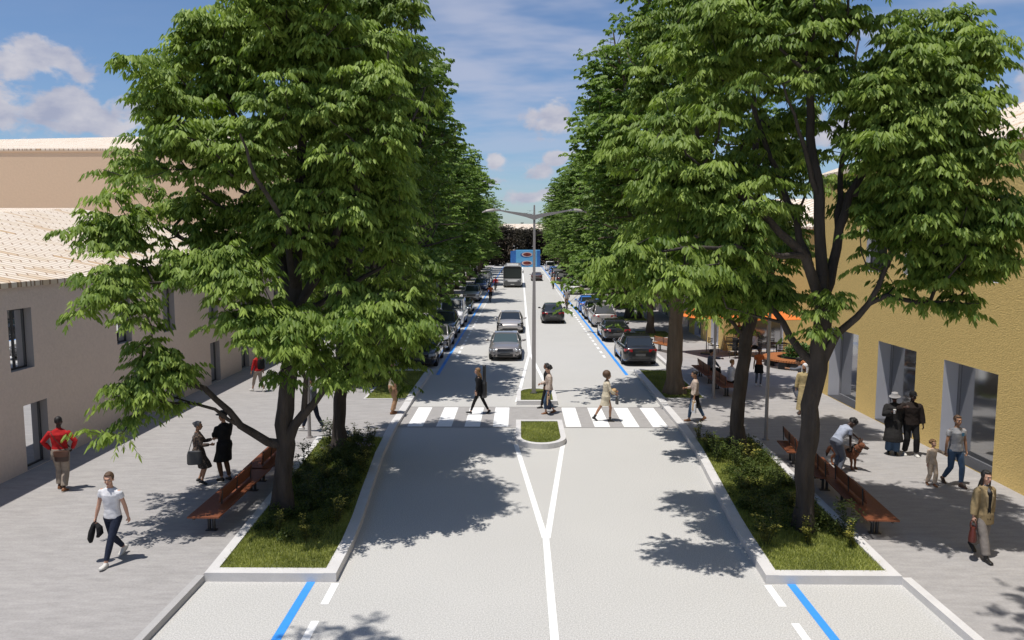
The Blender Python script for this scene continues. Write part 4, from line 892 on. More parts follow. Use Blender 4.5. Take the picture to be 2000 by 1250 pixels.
# man in white T-shirt striding towards the camera with a jacket in his hand
p = P_(212, 1106)
f = Fig('man in white T-shirt and dark jeans striding with a dark jacket in his hand', (p[0], p[1] + .25, PZ), R(168), 1.80, skin=SK_L, hips=(0, 0, .91), feet=((-.06, .32, .0), (.10, -.36, .06)), pitch=(-8, 32), hands=((-.27, -.10, .85), (.30, .10, .86)), head=(22, 6), vox=NEAR, grip=(.5, 1.1), lean=3)
f.top(C_white, .22, hem=-.02, g=.014); f.trousers(C_navy, g=.010); f.shoes(M_shoew, sole=M_sole); f.hair(HR_BR)
q = f.world(f.palm[1]); j = thing('jacket', 'dark bundled jacket dangling from the hand of the man in the white T-shirt', 'jacket', q, R(168)); b = MB()
b.tube([(0, 0, .02), (.03, .02, -.06), (.07, .03, -.20), (.10, .04, -.34), (.09, .05, -.42)], [.03, .075, .105, .10, .05], 12, 0, .6); b.tube([(-.02, 0, -.02), (-.10, .02, -.10), (-.12, .03, -.22), (-.06, .03, -.30)], [.03, .07, .075, .04], 10, 0, .55); solid(b, 'jacket_body', C_black, .01, 2, j)
# man in red pullover, seen from behind
p = P_(122, 957)
f = Fig('man in red long-sleeved top seen from behind, one hand on his hip', (p[0], p[1], PZ), R(8), 1.86, skin=SK_D, feet=((-.10, .10, 0), (.09, -.12, 0)), pitch=(0, 8), hands=((-.24, .06, 1.00), (.24, .10, 1.00)), elbow=((-1, -.45, -.1), (1, -.4, -.1)), vox=NEAR, head=(0, 0), grip=(.6, .6), stout=1.05)
f.top(C_red, .97, hem=.02, collar=True); f.trousers(C_khaki, g=.024, flare=.012); f.shoes(M_shoet, sole=M_sole); f.hair(HR_BK, 'buzz')
j = thing('satchel', 'dark brown satchel slung across the back of the man in red', 'bag', f.world((0, 0, 0)), R(8)); b = MB(); b.rings([ell((.12 + dx, -.19 - dy, z), a, .055 + dy, None, None, 16, 1) for z, a, dx, dy in ((.80, .15, .0, 0), (.83, .17, 0, .01), (1.02, .175, 0, .01), (1.06, .16, 0, 0))]); b.build('satchel_body', M_leather, j, True, 40)
b = MB(); b.rings([ell((.12, -.235, z), a, .03, None, None, 16, 1) for z, a in ((.93, .165), (.945, .178), (1.07, .178), (1.08, .16))]); b.build('flap', mat('brown_leather', (.10, .045, .028), .5), j, True, 40)
b = MB(); b.tube([(.22, -.12, 1.04), (.10, -.165, 1.20), (-.04, -.165, 1.38), (-.15, -.10, 1.52), (-.17, 0, 1.555), (-.13, .10, 1.48), (.02, .155, 1.30), (.18, .12, 1.08)], .016, 6, 0, .5); b.build('strap', M_leather, j, True)
# couple talking
p = P_(390, 945)
f = Fig('older woman in checked cardigan and dark patterned dress talking with raised hands', (p[0], p[1], PZ), R(-75), 1.62, 'f', SK_M, feet=((-.09, -.02, .04), (.09, .08, .04)), pitch=(20, 20), hands=((-.06, .38, 1.26), (.10, .34, 1.14)), vox=NEAR, stout=1.14, head=(0, 4), elbow=((-.5, -.6, -1), (.5, -.6, -1)))
f.top(C_patt, .92, hem=-.04, g=.020, name='cardigan'); f.skirt(C_pattd, .48, .02, (.20, .17), 'dress'); f.shoes(M_shoeb, heel=.06); f.hair(HR_GR, 'bun')
q = f.world((.20, -.06, .98)); j = thing('shoulder_bag', 'grey shoulder bag hanging at the older woman\'s side', 'bag', q, R(-75)); b = MB(); b.rings([ell((.08, 0, z), .07, a, None, None, 16, 1) for z, a in ((-.30, .17), (-.27, .19), (-.05, .185), (.04, .16))]); b.build('bag_body', M_greyl, j, True, 40); b = MB(); b.tube([(.07, -.14, .03), (.03, -.06, .30), (-.02, .02, .50), (-.0, .08, .45), (.06, .13, .03)], .010, 6); b.build('strap', M_greyl, j, True)
p = P_(441, 938)
f = Fig('man in long black coat and black brimmed hat facing the older woman', (p[0], p[1], PZ), R(58), 1.80, skin=SK_M, feet=((-.09, .03, 0), (.08, -.06, 0)), hands=((-.04, .36, 1.20), (.14, .32, 1.08)), vox=NEAR, head=(10, 2), elbow=((-.6, -.5, -1), (.6, -.5, -1)))
f.top(C_black, .95, hem=-.05, g=.026, name='coat', collar=True); f.skirt(C_black, .52, .035, (.21, .17), 'coat_skirt'); f.trousers(cloth('brown_trouser_cloth', (.13, .065, .035)), g=.012); f.shoes(M_shoeb); f.hair(HR_BK); f.hat(C_black, 'brim')
# people behind the left trees
p = P_(505, 765)
f = Fig('woman in dark red top with a dark backpack walking near the beige wall', (p[0], p[1], PZ), R(60), 1.70, 'f', SK_M, feet=((-.06, .30, 0), (.08, -.28, .04)), pitch=(-8, 30), hands=((-.25, .12, .88), (.25, -.05, .88)), vox=MID)
f.top(C_red, .9, hem=-.02); f.trousers(C_khaki, length=.8); f.shoes(M_shoew); f.hair(HR_BR, 'bob')
j = thing('backpack', 'dark backpack on the woman near the beige wall', 'backpack', f.world((0, -.19, 1.02)), R(60)); b = MB(); b.rings([ell((0, -.03, z), a, .10, None, None, 14, 1) for z, a in ((0, .14), (.03, .165), (.30, .16), (.42, .12))]); b.build('backpack_body', C_black, j, True, 40)
p = P_(612, 842)
f = Fig('person in dark clothes and white trainers striding behind the left lamp post', (p[0], p[1], PZ), R(75), 1.78, skin=SK_M, feet=((-.06, .36, 0), (.08, -.34, .05)), pitch=(-10, 32), hands=((-.24, -.12, .88), (.25, .18, .88)), vox=MID)
f.top(C_slate, .95, hem=-.03, name='jacket'); f.trousers(C_navy); f.shoes(M_shoew); f.hair(HR_BK)
p = P_(767, 808)
f = Fig('man in tan trousers and pale shirt standing by the left kerb of the crossing', (p[0], p[1], PZ), R(-60), 1.82, skin=SK_M, feet=((-.10, .06, 0), (.08, -.06, 0)), hands=((-.26, .05, .86), (.26, .05, .86)), vox=MID)
f.top(C_cream, .35, hem=-.03); f.trousers(C_tanp, g=.024, flare=.01); f.shoes(M_shoet); f.hair(HR_BR)
# on the crossing
p = P_(936, 809, 0)
f = Fig('woman in black with an instrument case on her back crossing to the left', (p[0], p[1], 0), R(92), 1.70, 'f', SK_L, feet=((-.05, .34, 0), (.07, -.36, .05)), pitch=(-14, 34), hands=((-.20, .10, .86), (.22, .12, .88)), vox=MID, head=(0, 8), lean=2)
f.top(C_black, .95, hem=-.06, name='jacket'); f.trousers(C_black, g=.006); f.shoes(M_shoeb); f.hair(HR_BL, 'long')
j = thing('instrument_case', 'tall black instrument case carried on the back of the woman in black', 'case', f.world((0, -.13, 0)), R(92)); b = MB(); b.rings([ell((0, -.07, z), a, .10 if a > .1 else .06, None, None, 16) for z, a in ((.62, .05), (.65, .13), (.78, .17), (.92, .14), (1.0, .12), (1.12, .145), (1.20, .12), (1.26, .06), (1.5, .055), (1.78, .06), (1.86, .05))]); b.build('case_body', mat('black_case', (.02, .02, .022), .4), j, True)
b = MB(); b.tube([(.10, 0, 1.22), (.12, .06, 1.42), (.12, .20, 1.45), (.13, .28, 1.30), (.10, .20, 1.05), (.10, 0, .95)], .012, 5); b.build('strap', C_black, j, True)
p = P_(1072, 808, 0)
f = Fig('curly-haired woman in beige blouse and rolled jeans on the traffic island carrying bags', (p[0], p[1], 0), R(98), 1.76, 'f', SK_L, feet=((-.05, .12, .0), (.08, -.20, .03)), pitch=(0, 22), hands=((-.24, .06, .84), (.16, .30, 1.10)), vox=NEAR, head=(10, 6), grip=(1.2, .8))
f.top(C_beige, .92, hem=-.02, loose=.012, sl_loose=.012, name='blouse'); f.trousers(C_jean, g=.014, length=.86, flare=.008); f.shoes(M_shoet); f.hair(HR_BK, 'curly')
hung_bag('paper_bag', 'kraft paper bag hanging from the hand of the curly-haired woman', f, 0, M_paper, (.22, .12, .34), .10); hung_bag('tote_bag', 'dark blue tote hanging behind the kraft paper bag on the island', f, 0, C_navy, (.34, .14, .36), .22, yaw=.3)
p = P_(1058, 800, 0)
f = Fig('dark-clothed person half hidden behind the curly-haired woman on the traffic island', (p[0] + .20, p[1] + .30, 0), R(96), 1.70, 'm', SK_B, feet=((-.05, .22, .0), (.08, -.20, .03)), pitch=(-5, 22), hands=((-.22, .12, .88), (.22, .05, .88)), vox=MID, head=(0, 0))
f.top(C_black, .95, hem=-.04, name='jacket'); f.trousers(C_black); f.shoes(M_shoeb); f.hair(HR_BK)
p = P_(1183, 823, 0)
f = Fig('woman with round afro hair in cream dress and ankle boots crossing with a basket', (p[0], p[1], 0), R(-84), 1.74, 'f', SK_M, feet=((-.07, -.42, .03), (.07, .14, .0)), pitch=(30, 6), hands=((-.06, .34, 1.10), (.14, .32, 1.02)), vox=NEAR, head=(0, 0), lean=4, elbow=((-.7, -.8, -.6), (.7, -.8, -.6)))
f.top(C_cream, .92, hem=-.06, loose=.012, name='dress'); f.skirt(C_cream, .60, .02, (.17, .16), 'dress_skirt'); f.shoes(M_shoeb, heel=.05, shaft=.22); f.hair(HR_BR, 'afro')
j = thing('straw_basket', 'straw basket held to the chest of the woman with afro hair', 'basket', f.world((.04, .26, 1.10)), R(-84)); b = MB(); b.rings([ell((0, 0, z), a, a * .7, None, None, 16) for z, a in ((-.10, .10), (-.06, .13), (.04, .15), (.10, .13))]); b.build('basket_body', M_straw, j, True)
hung_bag('handbag', 'small dark grey handbag below the straw basket', f, 1, M_greyl, (.24, .10, .22), .10)
# right pavement
p = P_(1356, 822)
f = Fig('woman in beige blouse and dark skirt carrying a paper bag past the lawn bed', (p[0], p[1], PZ), R(86), 1.74, 'f', SK_M, feet=((-.06, .20, 0), (.08, -.36, .03)), pitch=(-4, 26), hands=((-.24, .06, .86), (.10, .34, 1.16)), vox=NEAR, head=(0, 8), grip=(1.2, .9))
f.top(C_beige, .8, hem=-.01, loose=.010, name='blouse'); f.trousers(C_jean, g=.014); f.skirt(C_black, .50, .016, (.19, .17), 'skirt'); f.shoes(M_shoet); f.hair(HR_BK, 'bun')
hung_bag('paper_bag', 'kraft paper bag carried by the woman on the pavement beside the lawn bed', f, 0, M_paper, (.24, .12, .32), .06); hung_bag('tote_bag', 'white tote carried behind a paper bag beside the lawn bed', f, 0, C_white, (.34, .12, .34), .12, yaw=.25)
p = P_(1481, 753)
f = Fig('girl in orange top and dark skirt standing between trunk and lamp post', (p[0], p[1], PZ), R(176), 1.62, 'f', SK_B, feet=((-.07, .10, 0), (.09, -.10, 0)), hands=((-.10, .22, 1.20), (.26, .05, .86)), vox=MID)
f.top(C_orange, .3, hem=0); f.skirt(C_black, .62, .02, (.20, .17)); f.trousers(C_slate, g=.006); f.shoes(M_shoew); f.hair(HR_BK, 'curly')
p = P_(1563, 784)
f = Fig('man in slate sweater and wide trousers balancing on a skateboard with one arm out', (p[0], p[1], PZ + .10), R(65), 1.76, 'm', SK_M, hips=(0, -.10, .78), lean=20, feet=((-.22, .02, 0), (.22, .0, 0)), hands=((-.45, .45, 1.25), (.50, -.15, 1.20)), vox=MID, knee=(0, 1, 0), head=(15, 10))
f.top(C_slate, .9, hem=-.05, loose=.015); f.trousers(C_slate, g=.045, flare=.04); f.shoes(M_shoeb); f.hair(HR_BK, 'curly')
j = thing('skateboard', 'dark skateboard under the feet of the man in slate sweater', 'skateboard', (p[0], p[1], PZ), R(65)); b = MB(); b.rings([[(x, y, z) for y, z in ((-.09, .085 + k), (.09, .085 + k), (.09, .098 + k), (-.09, .098 + k))] for x, k in ((-.42, .05), (-.33, 0), (.33, 0), (.42, .05))]); b.build('deck', M_blackp, j)
for x in (-.25, .25):
    for y in (-.07, .07): b = MB(); b.tube([(x, y - .02, .028), (x, y + .02, .028)], .028, 12); b.build('wheel', C_white, j)
p = P_(1569, 807)
f = Fig('man in long ochre robe and white headscarf walking beside the dark trunk', (p[0], p[1], PZ), R(150), 1.80, 'm', SK_M, feet=((-.07, -.16, 0), (.08, .24, 0)), pitch=(16, -6), hands=((-.26, .08, .86), (.28, .04, .86)), vox=MID, head=(-25, 2))
f.top(C_ochre, .95, hem=-.04, loose=.012, sl_loose=.018, name='robe', collar=True); f.skirt(C_ochre, .14, .025, (.22, .20), 'robe_skirt'); f.shoes(M_leather); f.hair(HR_BK, 'buzz'); f.hat(C_white, 'headscarf')
b = MB(); H = f.head; b.ball(H + f.hf * .058 - f.hu * .085, (.052, .045, .040), 10, 8); solid(b, 'beard', HR_BK, .01, 1, f.t)
# two in dark coats by the shop opening
p = P_(1742, 887)
f = Fig('person in long charcoal quilted coat and pale bucket hat holding a white cup', (p[0], p[1], PZ), R(160), 1.80, 'm', SK_D, feet=((-.09, .03, 0), (.09, -.03, 0)), hands=((-.16, -.12, 1.0), (.08, .26, 1.30)), vox=NEAR, head=(-15, 8), stout=1.15, elbow=((-1, -.3, -.4), (.8, -.3, -1)), grip=(.5, .9))
f.top(C_charc, .95, hem=-.05, g=.034, loose=.01, name='coat', collar=True, sl_loose=.012); f.skirt(C_charc, .42, .045, (.23, .20), 'coat_skirt'); f.trousers(C_jean, g=.034, flare=.03); f.shoes(M_shoeb); f.hair(HR_BK); f.hat(mat('pale_felt', (.30, .29, .29), .9), 'bucket')
q = f.world(f.palm[1]); j = thing('cup', 'white cup in the hand of the person with the bucket hat', 'cup', (q.x, q.y, q.z - .02), 0); b = MB(); b.rings([ell((0, 0, z), a, a) for z, a in ((-.05, .030), (.06, .042))]); b.build('cup_body', C_white, j, True, 50); b = MB(); b.rings([ell((0, 0, z), a, a) for z, a in ((.061, .044), (.072, .040))]); b.build('lid', M_shoew, j, True, 50)
p = P_(1776, 889)
f = Fig('person in dark jacket and cap with white shoes beside the one in the bucket hat', (p[0], p[1], PZ), R(172), 1.86, 'm', SK_D, feet=((-.14, .10, 0), (.12, -.05, 0)), hands=((-.30, .06, .86), (.28, .22, 1.40)), vox=NEAR, head=(8, 4), stout=1.1, elbow=((-.8, -1, -.2), (1, -.2, -.5)))
f.top(C_brownj, .95, hem=-.05, g=.034, name='jacket', collar=True, sl_loose=.012); f.trousers(C_black, g=.024, flare=.01); f.shoes(M_shoew, sole=M_sole); f.hair(HR_BK); f.hat(C_black, 'cap')
# father and child
p = P_(1862, 948)
f = Fig('man in grey T-shirt and blue jeans holding the small child by the hand', (p[0], p[1], PZ), R(188), 1.80, 'm', SK_M, feet=((-.08, .16, .0), (.10, -.26, .05)), pitch=(-2, 34), hands=((-.27, .05, .85), (.32, .06, .85)), vox=NEAR, head=(-4, 0), grip=(.7, 1.0), stout=1.04)
f.top(C_grey, .24, hem=-.03, g=.016); f.trousers(C_jean, g=.014); f.shoes(M_leather); f.hair(HR_BR)
b = MB(); b.obox(f.chest + f.rt * -.08 + f.fw * .128 + f.up * .05, f.rt * .036, f.fw * .004, f.up * .042); b.build('chest_pocket', cloth('blue_pocket', (.05, .16, .26)), f.t)
q = f.world(f.palm[1]); p = P_(1818, 948)
hl_ = 1.16; cx, cy = p[0], p[1]; rz = R(184); dl = Matrix.Rotation(-rz, 3, 'Z') @ Vector((q.x - cx, q.y - cy, 0)); k_ = 1.75 / hl_
f2 = Fig('small child in beige jersey suit walking hand in hand with the man', (cx, cy, PZ), rz, hl_, 'f', SK_L, feet=((-.08, .10, .0), (.08, -.14, .02)), pitch=(0, 14), hands=((dl.x * k_ * .98, dl.y * k_, (q.z - PZ - .0) * k_), (.24, .06, .88)), vox=.011, head=(20, -6), grip=(.9, .5))
f2.top(C_child, .95, hem=-.04, g=.020); f2.trousers(C_child, g=.024, flare=.012); f2.shoes(M_shoet); f2.hair(HR_BL, 'curly')
# woman with blazer
p = P_(1922, 1093)
f = Fig('long-haired woman in tan blazer and grey trousers walking with a dark red handbag', (p[0], p[1] + .12, PZ), R(190), 1.74, 'f', SK_L, feet=((-.07, -.32, .08), (.08, .24, .0)), pitch=(42, -4), hands=((-.24, -.06, .88), (.30, .08, .84)), vox=NEAR, head=(-6, 2), grip=(.6, 1.1))
f.top(C_tan, .96, hem=-.21, g=.026, name='blazer', loose=.014, sl_loose=.010); f.trousers(C_greyt, g=.026, flare=.014); f.shoes(M_shoeb, shaft=.12); f.hair(HR_BK, 'long')
b = MB(); b.rings([ell(f.waist + f.fw * .105 + f.up * .0, .050, .030, f.rt, f.fw), ell(f.chest + f.fw * .108, .042, .036, f.rt, f.fw), ell(f.chest + f.fw * .095 + f.up * .12, .050, .034, f.rt, f.fw), ell(f.neckb + f.fw * .012 + f.up * .03, .060, .058, f.rt, f.fw)]); solid(b, 'polo_neck', cloth('grey_knit', (.12, .12, .125)), .009, 2, f.t)
b = MB(); D_ = lambda k, x, y: f.waist + f.up * k + f.rt * x + f.fw * y
for x0, x1, nm, mm, o in ((-.045, .045, 'inner_top', C_black, .0),):
    MB().rings([[D_(k, x0 * w_, y), D_(k, x1 * w_, y), D_(k, x1 * w_, y - .05), D_(k, x0 * w_, y - .05)] for k, w_, y in ((-.26, .8, .158), (-.1, .8, .148), (.05, .8, .142), (.16, 1.0, .150), (.28, 1.25, .142), (.36, 1.0, .09))]).build(nm, mm, f.t)
M_lap = mat('light_tan_lapel', (.34, .255, .14), .8)
for sg in (-1, 1):
    MB().rings([[D_(k, sg * x, y), D_(k, sg * (x + w_), y - .006), D_(k, sg * (x + w_), y - .03), D_(k, sg * x, y - .03)] for k, x, w_, y in ((-.02, .036, .006, .154), (.10, .040, .030, .158), (.22, .048, .042, .160), (.33, .052, .030, .115), (.37, .052, .02, .07))]).build('lapel', M_lap, f.t)
hung_bag('handbag', 'dark red structured handbag in the hand of the woman in the tan blazer', f, 1, M_redleather, (.34, .15, .28), .14, yaw=.9, taper=.62)
# two sitting on the far bench behind the trunk
def seated(label, loc, rz, m_top, m_leg, sex='m', skin=SK_M, hr=HR_BK, hands=((-.15, .40, .62), (.15, .40, .62)), style='short', seat=.47, vox=MID, shoes=None, group=None):
    f = Fig(label, loc, rz, 1.74, sex, skin, hips=(0, 0, seat + .09), lean=6, feet=((-.11, .46, 0), (.11, .50, 0)), hands=hands, vox=vox, group=group, knee=(0, .6, 1)); f.top(m_top, .95, hem=-.04, name='jacket'); f.trousers(m_leg); f.shoes(shoes or M_shoeb); f.hair(hr, style); return f
seated('man in dark suit sitting on the bench with one arm stretched out', (8.62, 34.6, PZ), R(-80), C_slate, C_black, hands=((.1, .62, .98), (.15, .40, .62)))
seated('fair-haired woman in white shirt sitting on the bench behind the lamp post', (8.75, 31.6, PZ), R(-60), C_white, C_black, 'f', SK_L, HR_BL, style='bun')
# cafe guests
seated('woman in white shirt sitting at the cafe table under the parasol', (12.9, 41.9, PZ), R(120), C_white, C_black, 'f', SK_L, HR_BL, style='bob', vox=.016)
seated('dark-clothed guest sitting with back to the street at the cafe table', (11.6, 41.2, PZ), R(-60), C_black, C_black, 'm', SK_M, vox=.016)
f = Fig('person in dark red top standing at the cafe table', (12.3, 43.0, PZ), R(150), 1.82, 'm', SK_B, hands=((-.2, .28, 1.0), (.2, .28, 1.0)), vox=.016); f.top(C_red, .9); f.trousers(C_black); f.shoes(M_shoeb); f.hair(HR_BK)
# far walkers
for i, (px, py, rz, mt, ml, hh, lab) in enumerate(((1166, 578, 170, C_red, C_slate, 1.72, 'distant walker in red jacket on the right pavement'), (1207, 583, 30, C_black, C_black, 1.76, 'distant walker in dark clothes near the right-hand buildings'), (1190, 560, 10, C_slate, C_black, 1.75, 'distant walker in dark grey behind the one in red'), (1128, 556, 170, C_tanp, C_navy, 1.7, 'distant walker in tan shirt beside the right row of parked cars'))):
    p = P_(px, py); f = Fig(lab, p, R(rz), hh, 'm', SK_B, feet=((-.06, .22, 0), (.07, -.24, .02)), pitch=(0, 24), hands=((-.24, .12, .86), (.25, -.05, .86)), vox=.02); f.top(mt, .95); f.trousers(ml); f.shoes(M_shoeb); f.hair(HR_BK)

# ---------------------------------------------------------------- cyclists and bicycles
def bicycle(label, loc, rz, m):
    t = thing('bicycle', label, 'bicycle', loc, rz, 'bicycles on the road'); r = .34
    for y in (-.52, .52):
        b = MB(); pts = [(0, y + r * math.cos(a), r + r * math.sin(a)) for a in (2 * math.pi * k / 24 for k in range(25))]; b.tube(pts, .019, 6, cap=False); w = b.build('wheel', M_tyre, t, True)
        s_ = MB()
        for k in range(8): a = math.pi * k / 8; s_.tube([(0, y + r * math.cos(a), r + r * math.sin(a)), (0, y - r * math.cos(a), r - r * math.sin(a))], .0025, 3)
        s_.build('spokes', M_rim, w)
    b = MB(); bb = (0, -.08, .30); st = (0, -.22, .80); hd = (0, .34, .84); hl = (0, .40, .66)
    for a, c, q in ((bb, st, .017), (st, hd, .017), (bb, hl, .019), (hd, (0, .52, .34), .014), ((0, -.19, .70), (.02, -.52, .34), .010), ((0, -.19, .70), (-.02, -.52, .34), .010), (bb, (.03, -.52, .34), .010), (hd, (0, .31, .98), .014), (st, (0, -.24, .92), .014)): b.tube([a, c], q, 6)
    b.build('frame', m, t, True)
    b = MB(); b.tube([(-.28, .26, 1.0), (-.22, .34, 1.0), (0, .32, .99), (.22, .34, 1.0), (.28, .26, 1.0)], .014, 6); b.build('handlebar', M_blackp, t, True)
    b = MB(); b.rings([ell((0, -.36 + k * .30, .935), w_, .02, (1, 0, 0), (0, 0, 1), 8) for k, w_ in ((0, .06), (.3, .08), (.6, .04), (1, .015))]); b.build('saddle', M_blackp, t, True)
    b = MB(); b.tube([(-.05, -.08, .30), (.05, -.08, .30)], .06, 12); b.tube([(.06, -.08, .30), (.06, -.02, .14), (.14, -.02, .13)], .010, 5); b.tube([(-.06, -.08, .30), (-.06, -.14, .46), (-.14, -.14, .46)], .010, 5); b.build('crank', M_metal_d, t, True)
    return t
for (x, y, rz, mt, ml, lab, bl_) in ((4.35, 72, 0, C_greyt, C_tanp, 'cyclist in grey top riding away along the right dashed line', 'bicycle under the cyclist in grey'), (4.3, 101, 0, C_tanp, C_black, 'farther cyclist in tan shirt riding away on the right', 'bicycle under the farther cyclist on the right'),
                                     (-3.1, 80, 180, C_orange, C_black, 'cyclist in orange-brown top riding towards the camera on the left', 'bicycle under the cyclist in orange-brown'), (-3.1, 97, 180, C_red, C_navy, 'farther cyclist in red riding towards the camera beside the bus', 'bicycle under the cyclist beside the bus')):
    bicycle(bl_, (x, y, 0), R(rz), mat('bike_frame', (.03, .03, .035), .3, metal=.3))
    f = Fig(lab, (x, y, 0), R(rz), 1.75, 'm', SK_B, hips=(0, -.22, 1.02), lean=28, feet=((-.12, -.14, .41), (.12, -.02, .09)), pitch=(10, 10), hands=((-.26, .24, 1.03), (.26, .24, 1.03)), vox=.018, grip=(1.2, 1.2), group='cyclists'); f.top(mt, .9); f.trousers(ml); f.shoes(M_shoeb); f.hair(HR_BK)
    f.t['label'] = lab

# ---------------------------------------------------------------- dog
def dog(loc, rz, sc=1.0):
    t = thing('dog', 'brown German shepherd with dark muzzle standing beside the bending person', 'dog', loc, rz, None, sc); b = MB()
    # facing +y, withers .62
    E = lambda y, z, rx, rz_: ell((0, y, z), rx, rz_, (1, 0, 0), (0, 0, 1), 16)
    b.rings([E(-.42, .50, .05, .07), E(-.36, .50, .105, .13), E(-.20, .50, .115, .13), (E(-.02, .47, .12, .155)), E(.16, .46, .135, .185), E(.28, .48, .12, .17), E(.36, .53, .08, .11)])
    b.tube([(0, .22, .53), (0, .33, .63), (0, .40, .70)], [.140, .120, .100], 12)
    b.ball((0, .44, .735), (.088, .100, .085), 14, 10); b.tube([(0, .48, .72), (0, .575, .695), (0, .635, .685)], [.062, .048, .038], 12); b.ball((0, .655, .700), (.020, .018, .016), 8, 6)
    for x in (-1, 1):
        b.tube([(x * .050, .40, .79), (x * .066, .41, .86), (x * .070, .42, .925)], [.040, .030, .008], 8, 0, .5)
        limb(b, [(x * .085, .22, .46), (x * .09, .20, .32), (x * .085, .22, .20), (x * .085, .215, .09), (x * .085, .23, .035)], [.075, .048, .034, .028, .030]); b.ball((x * .085, .255, .030), (.036, .052, .030), 8, 6)
        limb(b, [(x * .08, -.32, .48), (x * .095, -.26, .34), (x * .09, -.40, .20), (x * .09, -.385, .09), (x * .09, -.36, .035)], [.10, .062, .032, .027, .030]); b.ball((x * .09, -.335, .028), (.034, .050, .028), 8, 6)
    b.tube([(0, -.42, .54), (0, -.54, .44), (0, -.60, .30), (0, -.62, .18)], [.045, .055, .050, .018], 10)
    tan = mat('dog_tan_fur', (.16, .058, .026), .9, var=.3, var_scale=16, bump=.8, bump_scale=60, bump_dist=.01); dk = mat('dog_dark_fur', (.030, .018, .012), .9, bump=.8, bump_scale=60, bump_dist=.01)
    def c_(me):
        n = len(me.polygons); c = np.empty(n * 3); me.polygons.foreach_get('center', c); c = c.reshape(-1, 3)
        sad = (c[:, 2] > .51 + .02 * np.sin(c[:, 1] * 30)) & (c[:, 1] < .26); muz = (c[:, 1] > .545); tail = (c[:, 1] < -.5) & (c[:, 2] < .3); col_ = (c[:, 1] > .33) & (c[:, 1] < .375) & (c[:, 2] > .5)
        me.materials.clear(); me.materials.append(tan); me.materials.append(dk); me.polygons.foreach_set('material_index', (sad | muz | tail).astype(np.int32)); me.update()
    solid(b, 'body', [tan, dk], .010, 2, t, c_)
    for x in (-1, 1): MB().ball((x * .045, .520, .752), .013, 8, 6).build('eye', M_eyed, t, True)
    c = MB(); c.tube([Vector((0, .325, .625)) + Vector((math.cos(a) * .128, -math.sin(a) * .08, math.sin(a) * .10)) for a in (2 * math.pi * k / 20 for k in range(21))], .013, 6); c.build('collar', M_shoeb, t, True)
p = P_(1652, 913); DR = R(-146)
dog((p[0], p[1], PZ), DR, 1.0)
hp = Vector((p[0], p[1], PZ)) + Matrix.Rotation(DR, 3, 'Z') @ Vector((0, .42, .84)) * 1.0
p = P_(1636, 923); rz = R(-68); k_ = 1.75 / 1.72; dl = Matrix.Rotation(-rz, 3, 'Z') @ (hp - Vector((p[0], p[1], PZ))) * k_
f = Fig('dark-haired person in pale T-shirt and blue trousers bending down to pat the dog', (p[0], p[1], PZ), rz, 1.72, 'f', SK_D, hips=(0, -.10, .90), lean=48, feet=((-.11, .02, 0), (.11, -.06, 0)), hands=(tuple(dl + Vector((0, 0, .03))), (.12, .30, .62)), vox=NEAR, head=(0, 25), elbow=((-.3, .1, 1), (.3, -.2, .5)), grip=(.15, .5))
f.top(C_sky, .28, hem=.02); f.trousers(C_slate, g=.022); f.shoes(M_shoeb); f.hair(HR_BK, 'curly')
# ---------------------------------------------------------------- street furniture
M_pole = mat('grey_painted_metal', (.36, .33, .32), .5, metal=.2); M_steel = mat('dark_steel', (.07, .07, .075), .45, metal=.7)
M_wood = mat('red_brown_timber', (.23, .072, .028), .55, var=.35, var_scale=14, var_stretch=(1, 6, 6), bump=.3, bump_scale=40); M_woodo = mat('orange_timber', (.42, .155, .055), .5, var=.25, var_scale=14)
def double_lamp():
    t = thing('street_lamp', 'tall grey double-armed street lamp standing on the traffic island', 'street lamp', (.57, 31.45, .13))
    MB().rings([[(x * w, y * w, z) for x, y in ((-1, -1), (1, -1), (1, 1), (-1, 1))] for z, w in ((0, .085), (3.2, .075), (5.0, .055), (7.2, .045), (7.75, .03))]).build('pole', M_pole, t)
    MB().box(-.14, .14, -.14, .14, 0, .03).build('base_plate', M_steel, t)
    for s in (-1, 1):
        R_ = [(.0, 7.15, .07, .20), (.35, 7.27, .06, .15), (1.0, 7.42, .05, .08), (1.45, 7.52, .05, .05)]
        MB().rings([[(s * x, -w, z), (s * x, w, z), (s * x, w, z + h), (s * x, -w, z + h)] for x, z, w, h in R_]).build('arm', M_pole, t)
        h = MB().rings([[(s * x, -w, z), (s * x, w, z), (s * x, w * .8, z + hh), (s * x, -w * .8, z + hh)] for x, z, w, hh in ((1.40, 7.50, .07, .07), (1.65, 7.53, .17, .08), (1.95, 7.50, .17, .06), (2.12, 7.44, .08, .03))]).build('lamp_head', M_pole, t)
        MB().box(*sorted((s * 1.62, s * 1.98)), -.12, .12, 7.475, 7.495).build('lens', mat('lamp_lens', (.5, .5, .5), .3), h)
double_lamp()
def post_lamp(loc, h=4.1):
    t = thing('lamp_post', '-', 'lamp post', loc, 0, 'post lamps on the pavements')
    MB().tube([(0, 0, 0), (0, 0, h * .5), (0, 0, h)], [.058, .052, .045], 12).build('pole', M_pole, t, True, 60)
    MB().tube([(0, 0, 0), (0, 0, .05)], [.11, .10], 14).build('base', M_pole, t, True, 50)
    hd = MB().rings([ell((0, 0, h + z), a, a) for z, a in ((0, .10), (.03, .30), (.07, .31), (.12, .22), (.15, .05))]).build('lamp_head', mat('pale_blue_lamp_cap', (.12, .28, .36), .4), t, True, 40)
    MB().disc((0, 0, h + .025), .24, 18, 0, (0, 0, -1)).build('lens', mat('lamp_lens', (.5, .5, .5), .3), hd)
    return t
pl0 = post_lamp((7.86, 24.13, PZ)); pl0['label'] = 'grey lamp post right behind the near right planting bed'
